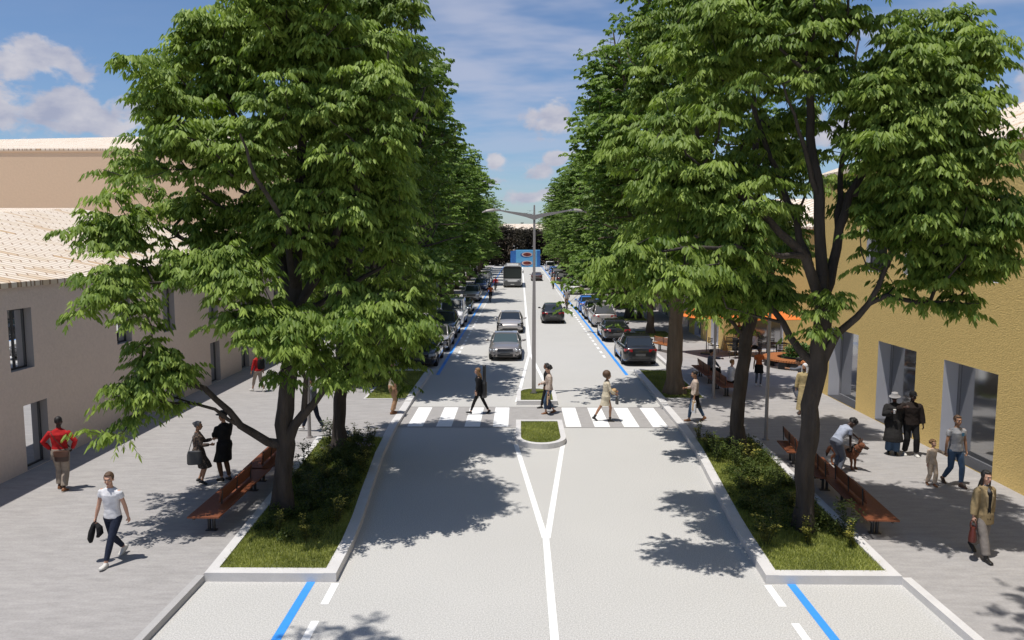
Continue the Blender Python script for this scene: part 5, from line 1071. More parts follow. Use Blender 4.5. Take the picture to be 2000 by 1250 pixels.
for i, ((x, y), lab) in enumerate((((7.81, 30.63), 'grey lamp post beside the lawn bed with the thick brown trunk'), ((-6.8, 24.22), 'grey lamp post behind the near left planting bed'), ((-6.7, 36.8), 'lamp post at the back of the left lawn bed'),
        ((10.5, 51.0), 'lamp post next to the first small lawn on the right pavement'), ((10.4, 72), 'lamp post near the walker in red on the right pavement'), ((-9.3, 52), 'lamp post next to the small lawns on the left pavement'), ((10.4, 92), 'farthest lamp post on the right pavement'), ((-9.3, 74), 'farthest lamp post on the left pavement'))):
    place(copy_tree(pl0), (x, y, PZ), 0, 1, lab)
def bench(loc, rz, label, length=2.75, m=None, back=(.0, 1.9), side=1):
    """length runs along y; slats laid across; half-length backrest in the middle of the seat"""
    m = m or M_wood; t = thing('park_bench', label, 'bench', loc, rz, 'slatted timber benches'); L_ = length; b = MB(); n = int(L_ / .068)
    for k in range(n): y = -L_ / 2 + k * L_ / n; b.box(-.34, .34, y, y + L_ / n - .022, .43, .465)
    b.build('seat', m, t); b = MB(); b.box(-.24, -.20, -L_ / 2 + .03, L_ / 2 - .03, .385, .43); b.box(.20, .24, -L_ / 2 + .03, L_ / 2 - .03, .385, .43)
    for y in (-L_ / 2 + .45, L_ / 2 - .45): b.box(-.198, .198, y - .04, y + .04, .39, .425)
    b.build('seat_frame', M_steel, t)
    for y in (-L_ / 2 + .45, L_ / 2 - .45):
        l = MB(); l.tube([(-.05, y, 0), (-.05, y, .39)], .035, 10); l.tube([(.05, y, 0), (.05, y, .39)], .035, 10); l.box(-.12, .12, y - .06, y + .06, 0, .02); l.build('leg', M_steel, t)
    b = MB(); y0, y1 = -L_ / 2 + back[0], -L_ / 2 + back[0] + back[1]
    for k in range(6): z = .52 + k * .052; x = side * (.06 + .010 * k); b.box(min(x, x + .022), max(x, x + .022), y0, y1, z, z + .040)
    b.build('backrest', m, t)
    for y in (y0 + .06, (y0 + y1) / 2, y1 - .06):
        b = MB(); b.tube([(side * .10, y, .44), (side * .125, y, .85)], .015, 6); b.build('backrest_support', M_steel, t)
    return t
a1 = at(395, 1008, .0); 
def bench_between(pa, pb, label, w=.34, **k):
    a = at(*pa, PZ + .44); b_ = at(*pb, PZ + .44); c = (a + b_) / 2; d = b_ - a; L_ = d.length; return bench((c.x, c.y, PZ), math.atan2(-d.x, d.y), label, L_, **k)
bench_between((396, 1012), (505, 915), 'nearest timber bench beside the left planting bed, seen lengthways', back=(.75, 2.0), side=1)
bench_between((500, 918), (548, 872), 'second timber bench beside the left planting bed, partly behind the trunk', back=(.2, 1.6), side=1)
bench_between((1725, 1018), (1638, 936), 'nearest timber bench beside the right planting bed, seen lengthways', back=(.85, 2.0), side=-1)
bench_between((1622, 935), (1582, 893), 'second timber bench beside the right planting bed, by the dog', back=(.0, 1.5), side=-1)
bench_between((1562, 885), (1540, 862), 'third timber bench of the right bed, mostly hidden by the leaning trunk', back=(.0, 1.5), side=-1)
bench((8.25, 43.5, PZ), R(24), 'lone orange-brown bench behind the black hatchback', 1.9, M_woodo, back=(.0, 1.9), side=-1)
bench((8.45, 34.7, PZ), 0, 'timber bench under the man in the dark suit', 2.7, back=(.2, 2.2), side=-1)
bench((8.45, 31.8, PZ), 0, 'timber bench under the fair-haired woman in white', 2.4, back=(.2, 2.0), side=-1)
bench((-7.6, 33.5, PZ), 0, 'timber bench beside the left lawn bed beyond the crossing', 2.6, back=(.2, 2.0))
bench((-7.6, 37.0, PZ), 0, 'farther timber bench beside the left lawn bed beyond the crossing', 2.6, back=(.2, 2.0))
# round timber bench round a planter
def ring_bench():
    t = thing('round_bench', 'round slatted orange timber bench curving round a planter in the square', 'bench', (14.1, 38.6, PZ)); n = 84; b = MB(); r0, r1 = 1.05, 1.75
    for k in range(n):
        a, c = 2 * math.pi * k / n, 2 * math.pi * (k + .82) / n
        b.rings([[(r0 * math.cos(q), r0 * math.sin(q), z), (r1 * math.cos(q), r1 * math.sin(q), z), (r1 * math.cos(q), r1 * math.sin(q), z - .09), (r0 * math.cos(q), r0 * math.sin(q), z - .09)] for q in (a, c) for z in (.46,)])
    b.build('seat', M_woodo, t)
    for k in range(7):
        a = 2 * math.pi * k / 7 + .3; b = MB(); b.rings([[((r * .9) * math.cos(q), (r * .9) * math.sin(q), z) for r, q in ((1.35, a - .17), (1.85, a - .13), (1.85, a + .13), (1.35, a + .17))] for z in (0, .36)]); b.build('leg', M_blackp, t)
    p = thing('planter', 'round dark planter with a leafy shrub in the middle of the round bench', 'planter', (14.1, 38.6, PZ)); MB().rings([ell((0, 0, z), a, a, None, None, 28) for z, a in ((0, .78), (.52, .86), (.52, .80), (.40, .78))]).build('pot', M_steel, p, True, 40)
    rng = np.random.default_rng(3); V, F, tv = bush_(rng); link('foliage', np_mesh_('foliage', V, F, mat('planter_leaf', (.06, .14, .025), .5), tv), p)
def np_mesh_(name, V, F, m, tv):
    me = bpy.data.meshes.new(name); me.from_pydata(V.tolist(), [], F.tolist()); me.materials.append(m); return me
def bush_(rng):
    n_ = 1800; d = rng.normal(size=(n_, 3)); d /= np.linalg.norm(d, axis=1)[:, None]; d[:, 2] = np.abs(d[:, 2]); P = np.array([0, 0, .42]) + d * np.array([.8, .8, .75]) * rng.uniform(.55, 1, (n_, 1))
    e = d + rng.normal(size=(n_, 3)) * .5; e /= np.linalg.norm(e, axis=1)[:, None]; w = np.cross(e, [0, 0, 1.]); w /= np.linalg.norm(w, axis=1)[:, None]; l = .13
    return np.stack([P, P + e * l * .5 + w * l * .28, P + e * l, P + e * l * .5 - w * l * .28], 1).reshape(-1, 3), np.arange(n_)[:, None] * 4 + np.array([0, 1, 2, 3]), None
ring_bench()
def parasol(loc, rz, label):
    t = thing('parasol', label, 'parasol', loc, rz, 'orange parasols of the cafe'); MB().tube([(0, 0, 0), (0, 0, 2.75)], .03, 10).build('pole', M_pole, t, True); MB().tube([(0, 0, 0), (0, 0, .08)], [.34, .30], 20).build('base', M_steel, t, True, 50)
    w = 1.4; b = MB(); c = [(-w, -w, 2.15), (w, -w, 2.15), (w, w, 2.15), (-w, w, 2.15)]; top = (0, 0, 2.75); b.add(c + [top], [(0, 1, 4), (1, 2, 4), (2, 3, 4), (3, 0, 4)]); b.add([(x, y, z - .02) for x, y, z in c] + [(0, 0, 2.73)], [(1, 0, 4), (2, 1, 4), (3, 2, 4), (0, 3, 4)])
    b.build('canopy', cloth('orange_canvas', (.72, .19, .04), var=.05, bump=.1), t)
    for k in range(4): r = MB(); p = c[k]; r.tube([(0, 0, 2.66), (p[0] * .97, p[1] * .97, p[2] - .05)], .012, 5); r.build('rib', M_steel, t)
    b = MB(); b.tube([(0, 0, 2.75), (0, 0, 2.85)], [.035, .015], 8); b.build('finial', M_steel, t)
    return t
u = parasol((13.5, 41.8, PZ), .15, 'orange square parasol over the cafe tables in front of the gold wall'); v = copy_tree(u); place(v, (9.9 + 3.4, 46.9 - 1.2 - 3.5 + 4.2, PZ), .4, 1, 'second orange parasol partly hidden by leaves near the shop opening')
v.location = (10.4, 42.6, PZ)
def cafe_table(loc, rz, label):
    t = thing('cafe_table', label, 'table', loc, rz, 'dark cafe tables'); MB().box(-.6, .6, -.38, .38, .72, .75).build('tabletop', M_steel, t); 
    MB().tube([(0, 0, .02), (0, 0, .72)], .035, 8).build('stem', M_steel, t); MB().box(-.28, .28, -.28, .28, 0, .02).build('base', M_steel, t); return t
def cafe_chair(loc, rz, label):
    t = thing('cafe_chair', label, 'chair', loc, rz, 'dark cafe chairs'); MB().box(-.22, .22, -.22, .22, .43, .46).build('seat', M_steel, t); b = MB()
    for k in range(4): b.box(-.21, .21, -.235, -.215, .55 + k * .09, .60 + k * .09)
    b.build('backrest', M_steel, t)
    for x in (-.20, .20):
        MB().tube([(x, .2, 0), (x, .2, .44)], .014, 6).build('leg', M_steel, t); MB().tube([(x, -.22, 0), (x, -.225, .90)], .014, 6).build('leg', M_steel, t)
    return t
t0 = cafe_table((14.0, 41.7, PZ), .1, 'dark table under the orange parasol by the gold wall'); place(copy_tree(t0), (11.9, 42.3, PZ), -.2, 1, 'dark table of the cafe left of the one under the parasol')
c0 = cafe_chair((14.0, 40.95, PZ), 0, 'dark chair in front of the table under the parasol')
for x, y, rz, lab in ((14.0, 42.5, math.pi, 'dark chair against the gold wall behind the table'), (14.9, 41.7, R(90), 'dark chair at the right end of the cafe table'), (15.6, 40.7, .3, 'stray dark chair nearest the shop corner'), (11.9, 43.1, math.pi, 'dark chair behind the left cafe table'), (10.9, 43.0, R(-70), 'dark chair at the left end of the cafe, beside the trunk'), (12.9, 41.75, R(120), 'dark chair under the guest in white'), (11.6, 41.1, R(-60), 'dark chair under the guest in black')):
    place(copy_tree(c0), (x, y, PZ), rz, 1, lab)
# birds over the far end of the street
b = MB(); b.rings([ell((0, y, 0), w, w, (1, 0, 0), (0, 0, 1), 8) for y, w in ((-.35, .01), (-.15, .07), (.08, .08), (.22, .05), (.30, .01))]); bt = thing('bird', '-', 'bird', (0, 0, 0), 0, 'birds over the end of the street'); b.build('body', C_black, bt, True)
for s in (-1, 1): MB().rings([[(s * x, y0, z), (s * x, y1, z), (s * x, y1, z - .012)] for x, y0, y1, z in ((.05, -.06, .12, .03), (.35, -.02, .12, .16), (.65, -.12, -.06, .06))]).build('wing', C_black, bt)
for i, (px, py, Yb, w) in enumerate(((1035, 412, 150, 'highest'), (1032, 420, 150, 'second highest'), (1028, 417, 150, 'leftmost'), (1037, 419, 150, 'rightmost'), (1020, 436, 150, 'lowest'))):
    o = bt if i == 0 else copy_tree(bt); place(o, plane(px, py, Yb), i * 1.3, 1.0, 'small dark bird in the sky past the lamp arms, %s of the birds' % w)
# ---------------------------------------------------------------- trees
def leaf_mat(name, c_lo, c_hi, trans=.24, rough=.52):
    m = bpy.data.materials.new(name); m.use_nodes = True; nt = m.node_tree; N = nt.nodes; L = nt.links; b = N['Principled BSDF']
    at_ = N.new('ShaderNodeAttribute'); at_.attribute_name = 'tint'
    cr = N.new('ShaderNodeValToRGB'); L.new(at_.outputs['Fac'], cr.inputs[0]); cr.color_ramp.elements[0].color = (*c_lo, 1); cr.color_ramp.elements[1].color = (*c_hi, 1)
    oi = N.new('ShaderNodeObjectInfo'); h = N.new('ShaderNodeHueSaturation'); mr = N.new('ShaderNodeMapRange'); L.new(oi.outputs['Random'], mr.inputs['Value'])
    mr.inputs['To Min'].default_value = .85; mr.inputs['To Max'].default_value = 1.12; L.new(mr.outputs[0], h.inputs['Value']); L.new(cr.outputs[0], h.inputs['Color'])
    L.new(h.outputs[0], b.inputs['Base Color']); b.inputs['Roughness'].default_value = rough; b.inputs['Specular IOR Level'].default_value = .2
    t = N.new('ShaderNodeBsdfTranslucent'); g = N.new('ShaderNodeMix'); g.data_type = 'RGBA'; g.blend_type = 'MULTIPLY'; g.inputs[0].default_value = 1; L.new(h.outputs[0], g.inputs['A']); g.inputs['B'].default_value = (1.5, 1.7, .7, 1)
    L.new(g.outputs['Result'], t.inputs['Color'])
    mx = N.new('ShaderNodeMixShader'); mx.inputs[0].default_value = trans; L.new(b.outputs[0], mx.inputs[1]); L.new(t.outputs[0], mx.inputs[2]); L.new(mx.outputs[0], N['Material Output'].inputs[0])
    return m
M_leaf = leaf_mat('ash_leaf', (.060, .115, .018), (.315, .405, .085))
M_leaff = leaf_mat('fine_leaf', (.055, .110, .018), (.220, .315, .065))
M_leafr = leaf_mat('copper_leaf', (.020, .018, .010), (.050, .038, .022))
M_bark = mat('dark_bark', (.060, .048, .040), .95, var=.45, var_scale=5, var_stretch=(1, 1, .25), bump=1.0, bump_scale=16, bump_stretch=(1, 1, .22), bump_dist=.05, detail=8)
M_barkb = mat('brown_ridged_bark', (.155, .115, .080), .95, var=.35, var_scale=7, var_stretch=(1, 1, .1), bump=1.0, bump_scale=14, bump_stretch=(1, 1, .10), bump_dist=.06, detail=5)

def make_tips(rng, blobs, n, per=9, spread=.55):
    """foliage clumps filling the ellipsoids (cx, cy, cz, rx, ry, rz)"""
    B = np.array(blobs, float); vol = (B[:, 3] * B[:, 4] * B[:, 5]) ** .62 + .10; pr = vol / vol.sum(); k = rng.choice(len(B), n // per, p=pr)
    d = rng.normal(size=(len(k), 3)); d /= np.linalg.norm(d, axis=1)[:, None]; r = rng.uniform(.35, 1, len(k)) ** .45
    c = B[k, :3] + d * r[:, None] * B[k, 3:6]
    t = np.repeat(c, per, axis=0); o = rng.normal(size=t.shape) * np.array([spread, spread, spread * .75]); o[:, 2] -= .25 * (o[:, 0] ** 2 + o[:, 1] ** 2) / spread
    return t + o
def grow(rng, mains, tips, step=.4, tip_r=.008, power=.5, upbias=.35):
    """join every tip to the nearest limb; nodes, parents, radii"""
    P = []; par = []; rad = []; ends = []; plen = []
    for mp in mains:
        pts, r0, r1 = mp[0], mp[1], mp[2]; pts = [np.array(p, float) for p in pts]
        if P:
            A = np.array(P); i0 = int(np.argmin(((A - pts[0]) ** 2).sum(1)))
        else: i0 = -1
        tot = sum(np.linalg.norm(pts[i + 1] - pts[i]) for i in range(len(pts) - 1)); run = 0; prev = i0
        if i0 == -1: P.append(pts[0]); par.append(-1); rad.append(r0); plen.append(0); prev = 0
        for i in range(len(pts) - 1):
            L_ = np.linalg.norm(pts[i + 1] - pts[i]); k = max(1, int(round(L_ / step)))
            for j in range(1, k + 1):
                q = pts[i] + (pts[i + 1] - pts[i]) * j / k + rng.normal(size=3) * .025; run += L_ / k
                P.append(q); par.append(prev); rad.append(r0 + (r1 - r0) * run / tot); plen.append(plen[prev] + L_ / k); prev = len(P) - 1
    base = np.array(P[0]); nfix = len(P); order = np.argsort(((tips - base) ** 2).sum(1)); cap = nfix + len(tips) * 14
    A = np.zeros((cap, 3)); A[:nfix] = P; PL = np.zeros(cap); PL[:nfix] = plen; par = list(par); n = nfix; first_ok = max(2, int(1.2 / step))
    tipnode = []
    zmin = base[2] + 1.7
    for t in order:
        p = tips[t]; D = A[:n] - p; d = np.sqrt((D ** 2).sum(1)); cost = d + .10 * PL[:n] + upbias * np.maximum(0, D[:, 2]) + 50 * (A[:n, 2] < zmin)
        i = int(np.argmin(cost)); L_ = d[i]; k = max(1, int(round(L_ / step))); prev = i; a = A[i].copy()
        g = a - A[par[i]] if par[i] >= 0 else np.array([0, 0, 1.]); g = g / (np.linalg.norm(g) + 1e-9)
        c1 = a + g * L_ * .35 + np.array([0, 0, .08 * L_])
        for j in range(1, k + 1):
            s = j / k; q = (1 - s) ** 2 * a + 2 * s * (1 - s) * c1 + s * s * p
            if j < k: q = q + rng.normal(size=3) * .03
            A[n] = q; par.append(prev); PL[n] = PL[prev] + L_ / k; prev = n; n += 1
            if n >= cap - 1: break
        tipnode.append(prev)
        if n >= cap - 20: break
    A = A[:n]; par = np.array(par[:n]); cnt = np.zeros(n); cnt[tipnode] = 1
    for i in range(n - 1, 0, -1):
        if par[i] >= 0: cnt[par[i]] += cnt[i]
    r = tip_r * np.maximum(cnt, 1) ** power
    r[:nfix] = np.maximum(np.array(rad), np.minimum(r[:nfix], np.array(rad) * 1.15))
    for i in range(nfix, n): r[i] = min(r[i], r[par[i]] * .85) if par[i] >= 0 else r[i]
    return A, par, r, np.array(tipnode), nfix
def limb_mesh(A, par, r, min_r=.006, n_big=12, flare=1.35):
    n = len(A); kids = [[] for _ in range(n)]
    for i in range(1, n):
        if par[i] >= 0: kids[par[i]].append(i)
    b = MB(); stack = [(0, None)]
    while stack:
        i, pr = stack.pop(); pts = [A[pr]] if pr is not None else []; rr = [min(r[pr], r[i] * 1.25)] if pr is not None else []
        j = i
        while True:
            pts.append(A[j]); rr.append(r[j])
            if not kids[j]: break
            ks = sorted(kids[j], key=lambda q: -r[q])
            for q in ks[1:]:
                if r[q] > min_r: stack.append((q, j))
            j = ks[0]
        if len(pts) < 2: continue
        if pr is None:
            rr[0] *= flare * 1.12; rr[1] *= flare * .9
        R0 = max(rr)
        if pr is None:                                         # gnarled stem: ribs and hollows in the outline
            k0 = len(b.v); seg = []
            for q in range(len(pts) - 1):
                for w in range(3): f_ = w / 3; seg.append((pts[q] * (1 - f_) + pts[q + 1] * f_, rr[q] * (1 - f_) + rr[q + 1] * f_))
            seg.append((pts[-1], rr[-1])); nn = 24; b.tube([q[0] for q in seg], [q[1] for q in seg], nn, cap=False)
            for q, (c, r_) in enumerate(seg):
                c = np.array(c); z = c[2] - A[0][2]
                for w in range(nn):
                    th = 2 * math.pi * w / nn; v = np.array(b.v[k0 + q * nn + w]); m_ = 1 + .075 * math.sin(3 * th + z * 1.1 + 1) + .05 * math.sin(5 * th - z * 2.3) + .035 * math.sin(9 * th + z * 3.1) + .05 * math.sin(2 * th + z * 4.2) * math.sin(z * 1.7)
                    b.v[k0 + q * nn + w] = tuple(c + (v - c) * m_)
        else: b.tube(pts, rr, n_big if R0 > .1 else (6 if R0 > .03 else (4 if R0 > .014 else 3)), cap=False)
    return b
def leaves(rng, tips, dirs, K=5, pairs=4, rach=.42, ll=.17, lw=.052, droop=.42, quads=True):
    """drooping compound leaves round each twig end, as arrays of vertices and faces"""
    N_ = len(tips) * K; T = np.repeat(tips, K, axis=0); D = np.repeat(dirs, K, axis=0); az = rng.uniform(0, 2 * np.pi, N_)
    h = np.stack([np.cos(az), np.sin(az), np.zeros(N_)], 1); d = D * .35 + h * .9 + np.array([0, 0, .18]) + rng.normal(size=(N_, 3)) * .15; d /= np.linalg.norm(d, axis=1)[:, None]
    L_ = rach * rng.uniform(.7, 1.2, N_); tint0 = np.repeat(rng.uniform(0, 1, len(tips)), K) * .6
    side = np.cross(d, np.array([0, 0, 1.])); side /= np.linalg.norm(side, axis=1)[:, None] + 1e-9
    out_p = []; out_e = []; out_w = []; out_t = []
    slots = [(s, sg) for s in np.linspace(.28, .92, pairs) for sg in (-1, 1)] + [(1.0, 0)]
    for s, sg in slots:
        p = T + d * (L_ * s)[:, None]; p[:, 2] -= droop * L_ * s * s
        tg = d.copy(); tg[:, 2] -= 2 * droop * s; tg /= np.linalg.norm(tg, axis=1)[:, None]
        e = tg * (.75 if sg else 1.0) + side * (.75 * sg) + rng.normal(size=(N_, 3)) * .16; e[:, 2] -= 1.05; e /= np.linalg.norm(e, axis=1)[:, None]
        w = np.cross(e, np.array([0, 0, 1.]) + rng.normal(size=(N_, 3)) * .28); w /= np.linalg.norm(w, axis=1)[:, None] + 1e-9
        out_p.append(p); out_e.append(e); out_w.append(w); out_t.append(np.clip(tint0 + rng.uniform(0, .4, N_), 0, 1))
    p = np.concatenate(out_p); e = np.concatenate(out_e); w = np.concatenate(out_w); t = np.concatenate(out_t); n = len(p)
    l = (ll * rng.uniform(.7, 1.15, n))[:, None]; hw = (lw * rng.uniform(.8, 1.15, n))[:, None] * .5 * 2 ** .5; up = np.cross(w, e)
    up *= np.sign(up[:, 2:3] + 1e-6)
    if quads:
        V = np.stack([p, p + e * l * .30 + w * hw - up * hw * .35, p + e * l * .66 + w * hw * .8 - up * hw * .3, p + e * l, p + e * l * .66 - w * hw * .8 - up * hw * .3, p + e * l * .30 - w * hw - up * hw * .35], 1).reshape(-1, 3)
        o = np.arange(n)[:, None] * 6; F = np.concatenate([o + [0, 1, 2, 3], o + [0, 3, 4, 5]], 1).reshape(-1, 4); tv = np.repeat(t, 6)
    else:
        V = np.stack([p, p + e * l * .45 + w * hw * 1.1, p + e * l, p + e * l * .45 - w * hw * 1.1], 1).reshape(-1, 3)
        F = (np.arange(n)[:, None] * 4 + [0, 1, 2, 3]).reshape(-1, 4); tv = np.repeat(t, 4)
    return V, F, tv
def np_mesh(name, V, F, mtl, tint=None):
    me = bpy.data.meshes.new(name); k = F.shape[1]; me.vertices.add(len(V)); me.vertices.foreach_set('co', V.astype(np.float32).ravel())
    me.loops.add(F.size); me.loops.foreach_set('vertex_index', F.astype(np.int32).ravel()); me.polygons.add(len(F))
    me.polygons.foreach_set('loop_start', np.arange(0, F.size, k, dtype=np.int32)); me.polygons.foreach_set('loop_total', np.full(len(F), k, dtype=np.int32))
    me.materials.append(mtl)
    if tint is not None: a = me.attributes.new('tint', 'FLOAT', 'POINT'); a.data.foreach_set('value', tint.astype(np.float32))
    me.update(calc_edges=True); return me
def make_tree(seed, name, label, loc, mains, blobs, n, bark, leafm, group=None, per=9, spread=.5, K=5, pairs=4, rach=.44, ll=.19, lw=.037, quads=True, extra=True, droop=.42, tip_r=.0085, cut=None):
    rng = np.random.default_rng(seed); tips = make_tips(rng, blobs, n, per, spread)
    if cut is not None: tips = tips[cut(tips)]
    A, par, r, tn, nfix = grow(rng, mains, tips, tip_r=tip_r)
    t = thing(name, label, 'tree', loc, group=group)
    me = limb_mesh(A, par, r).mesh('trunk', bark, True); link('trunk', me, t)
    P = A[tn]; D = P - A[par[tn]]; D /= np.linalg.norm(D, axis=1)[:, None] + 1e-9
    if extra:                                                  # leaves also sit a step back along the twig
        q = par[tn]; ok = (q >= nfix); P = np.concatenate([P, A[q[ok]]]); D = np.concatenate([D, D[ok]])
    V, F, tv = leaves(rng, P, D, K, pairs, rach, ll, lw, droop, quads)
    link('crown', np_mesh('crown', V, F, leafm, tv), t)
    return t
def from_px(lst, Y, base, rng, ysq=.72, yoff=.0):
    """ellipses (px, py, rx, ry[, dy]) seen at the depth Y -> blobs round the tree's base"""
    out = []
    for q in lst:
        c = plane(q[0], q[1], Y); s = Y / FPX; rx, rz = max(.35, q[2] * s - .32), max(.22, q[3] * s - .28); dy = q[4] if len(q) > 4 else rng.uniform(-1, 1) * 1.5
        k = (Y + dy) / Y; x = c.x * k; z = CAM_H + (c.z - CAM_H) * k
        out.append((x - base[0], dy + yoff, z - base[2], rx, max(rx, rz) * ysq, rz))
    return out
def px_line(pts, Y, base, z=None):
    out = []
    for q in pts:
        dy = q[2] if len(q) > 2 else 0; c = plane(q[0], q[1], Y + dy); out.append((c.x - base[0], dy, c.z - base[2]))
    return out
R0 = np.random.default_rng(5)
# nearest tree, left bed
bl = Vector((-5.57, 17.42, .12)); Y = 17.42
mainsL = [(px_line([(553, 1012), (556, 900), (558, 800), (562, 700), (575, 600)], Y, bl), .185, .14),
          (px_line([(548, 880), (470, 830, -.3), (400, 760, -.6), (330, 735, -.9), (270, 762, -1.1)], Y, bl), .11, .02),
          (px_line([(475, 835, -.3), (420, 800, -.6), (340, 775, -.9)], Y, bl), .05, .02),
          (px_line([(560, 850), (610, 790, -.3), (650, 740, -.5), (700, 700, -.8), (760, 650, -1)], Y, bl), .11, .025),
          (px_line([(590, 800, -.2), (600, 740, -.4), (560, 680, -.9), (500, 640, -1.3)], Y, bl), .06, .02),
          (px_line([(562, 650), (470, 570, .3), (400, 490, .5), (300, 430, .7), (250, 410, .8)], Y, bl), .10, .02),
          (px_line([(575, 600), (540, 480, .3), (500, 330, .5), (440, 180, .5), (420, 60, .5)], Y, bl), .12, .02),
          (px_line([(575, 600), (580, 450, 0), (590, 300, .1), (580, 120, .2), (590, -60, .2)], Y, bl), .13, .03),
          (px_line([(575, 610), (640, 500, -.4), (690, 380, -.6), (740, 250, -.6), (760, 100, -.6)], Y, bl), .11, .02),
          (px_line([(590, 620), (680, 560, .5), (780, 500, .8), (840, 460, .9)], Y, bl), .08, .02),
          (px_line([(470, 570, .3), (380, 540, -.2), (300, 555, -.6), (250, 555, -.8)], Y, bl), .05, .02),
          (px_line([(575, 560), (560, 440, -1.2), (500, 350, -2.2), (470, 260, -2.8)], Y, bl), .09, .02),
          (px_line([(500, 400, .5), (390, 300, .6), (310, 235, .6)], Y, bl), .05, .015)]
blobL = from_px([(560, 60, 180, 120), (470, 110, 90, 110), (670, 90, 115, 110), (735, 190, 70, 100), (430, 250, 120, 100), (620, 250, 170, 130), (330, 250, 75, 80), (275, 290, 55, 60), (290, 170, 60, 70), (330, 120, 55, 60), (390, 60, 60, 70), (240, 215, 35, 45), (205, 420, 60, 65), (240, 350, 60, 40), (330, 410, 100, 85), (480, 430, 130, 110),
                 (640, 430, 140, 110), (735, 350, 90, 115), (770, 480, 65, 70), (225, 565, 50, 24), (300, 515, 60, 35), (450, 555, 75, 45, -1.5), (420, 510, 80, 50, -2.2), (520, 620, 110, 55, -1.6), (650, 610, 120, 70, -1.2), (760, 600, 70, 70, -1), (805, 560, 45, 40, -1),
                 (290, 700, 60, 24, -1.2), (270, 752, 35, 26, -1.2), (345, 700, 50, 30, -1), (590, 690, 60, 40, -.9), (690, 690, 70, 50, -1), (790, 660, 55, 40, -1), (570, -50, 130, 60)], Y, bl, R0)
make_tree(11, 'street_tree', 'tall leafy ash tree in the near left bed, long low branch reaching over the couple', bl, mainsL, blobL, 1230, M_bark, M_leaf, 'street trees', K=7, per=6, spread=.27)
# second tree, left bed
b2 = Vector((-5.5, 22.6, .12)); Y = 22.6
mains = [(px_line([(663, 885), (664, 780), (668, 660), (675, 560)], Y, b2), .17, .13), (px_line([(670, 640), (620, 520), (590, 350), (580, 150)], Y, b2), .10, .02), (px_line([(675, 560), (700, 400), (720, 200), (710, 20)], Y, b2), .12, .02),
         (px_line([(670, 600), (760, 520), (840, 430)], Y, b2), .09, .02), (px_line([(690, 470), (770, 330), (830, 170)], Y, b2), .08, .02), (px_line([(668, 660), (720, 600, -1), (790, 560, -1.5)], Y, b2), .06, .02)]
blob = from_px([(660, 20, 120, 100), (735, 30, 75, 90), (770, 110, 55, 80), (700, 180, 120, 120), (765, 230, 70, 100), (785, 350, 60, 85), (720, 370, 130, 100), (770, 480, 70, 75), (680, 560, 110, 80), (765, 610, 75, 55), (690, 700, 60, 50, -.5), (655, 740, 40, 40, -.5), (730, 680, 70, 50), (800, 560, 50, 45), (600, 400, 80, 150), (680, -60, 110, 60)], Y, b2, R0)
make_tree(12, 'street_tree', 'second tree of the near left planting bed, behind the tree with the low branch', b2, mains, blob, 700, M_bark, M_leaf, 'street trees', K=7, per=6, spread=.34, ll=.20, lw=.040)
# nearest tree, right bed
br = Vector((6.31, 16.45, .12)); Y = 16.45
mainsR = [(px_line([(1573, 1048), (1572, 960), (1578, 860), (1590, 760), (1600, 680), (1612, 610), (1608, 540)], Y, br), .175, .145),
          (px_line([(1608, 560), (1600, 430), (1588, 300), (1580, 150), (1590, -20)], Y, br), .13, .03),
          (px_line([(1612, 590), (1635, 480, .2), (1660, 380, .3), (1720, 270, .4), (1800, 120, .5), (1860, 40, .5)], Y, br), .12, .02),
          (px_line([(1605, 700), (1640, 650, -.3), (1700, 590, -.7), (1740, 500, -.9), (1770, 440, -1)], Y, br), .085, .02),
          (px_line([(1595, 715), (1545, 660, .2), (1510, 600, .5), (1450, 570, .8), (1380, 545, 1)], Y, br), .095, .02),
          (px_line([(1520, 620, .4), (1470, 618, .2), (1420, 600, 0)], Y, br), .035, .015),
          (px_line([(1608, 600), (1570, 500, -.4), (1500, 430, -.8), (1430, 370, -1), (1340, 300, -1.2)], Y, br), .11, .02),
          (px_line([(1600, 560), (1540, 400, .6), (1480, 240, .9), (1430, 100, 1)], Y, br), .09, .02),
          (px_line([(1570, 500, -.4), (1500, 495, -1.2), (1400, 480, -1.8), (1300, 490, -2.1), (1230, 500, -2.2)], Y, br), .06, .015),
          (px_line([(1590, 380), (1560, 260, -.8), (1530, 160, -1.2)], Y, br), .06, .02),
          (px_line([(1660, 390, .3), (1750, 350, 0), (1850, 340, -.3), (1930, 380, -.5)], Y, br), .06, .015),
          (px_line([(1635, 480, .2), (1640, 330, .9), (1660, 180, 1.4), (1680, 40, 1.6)], Y, br), .08, .02)]
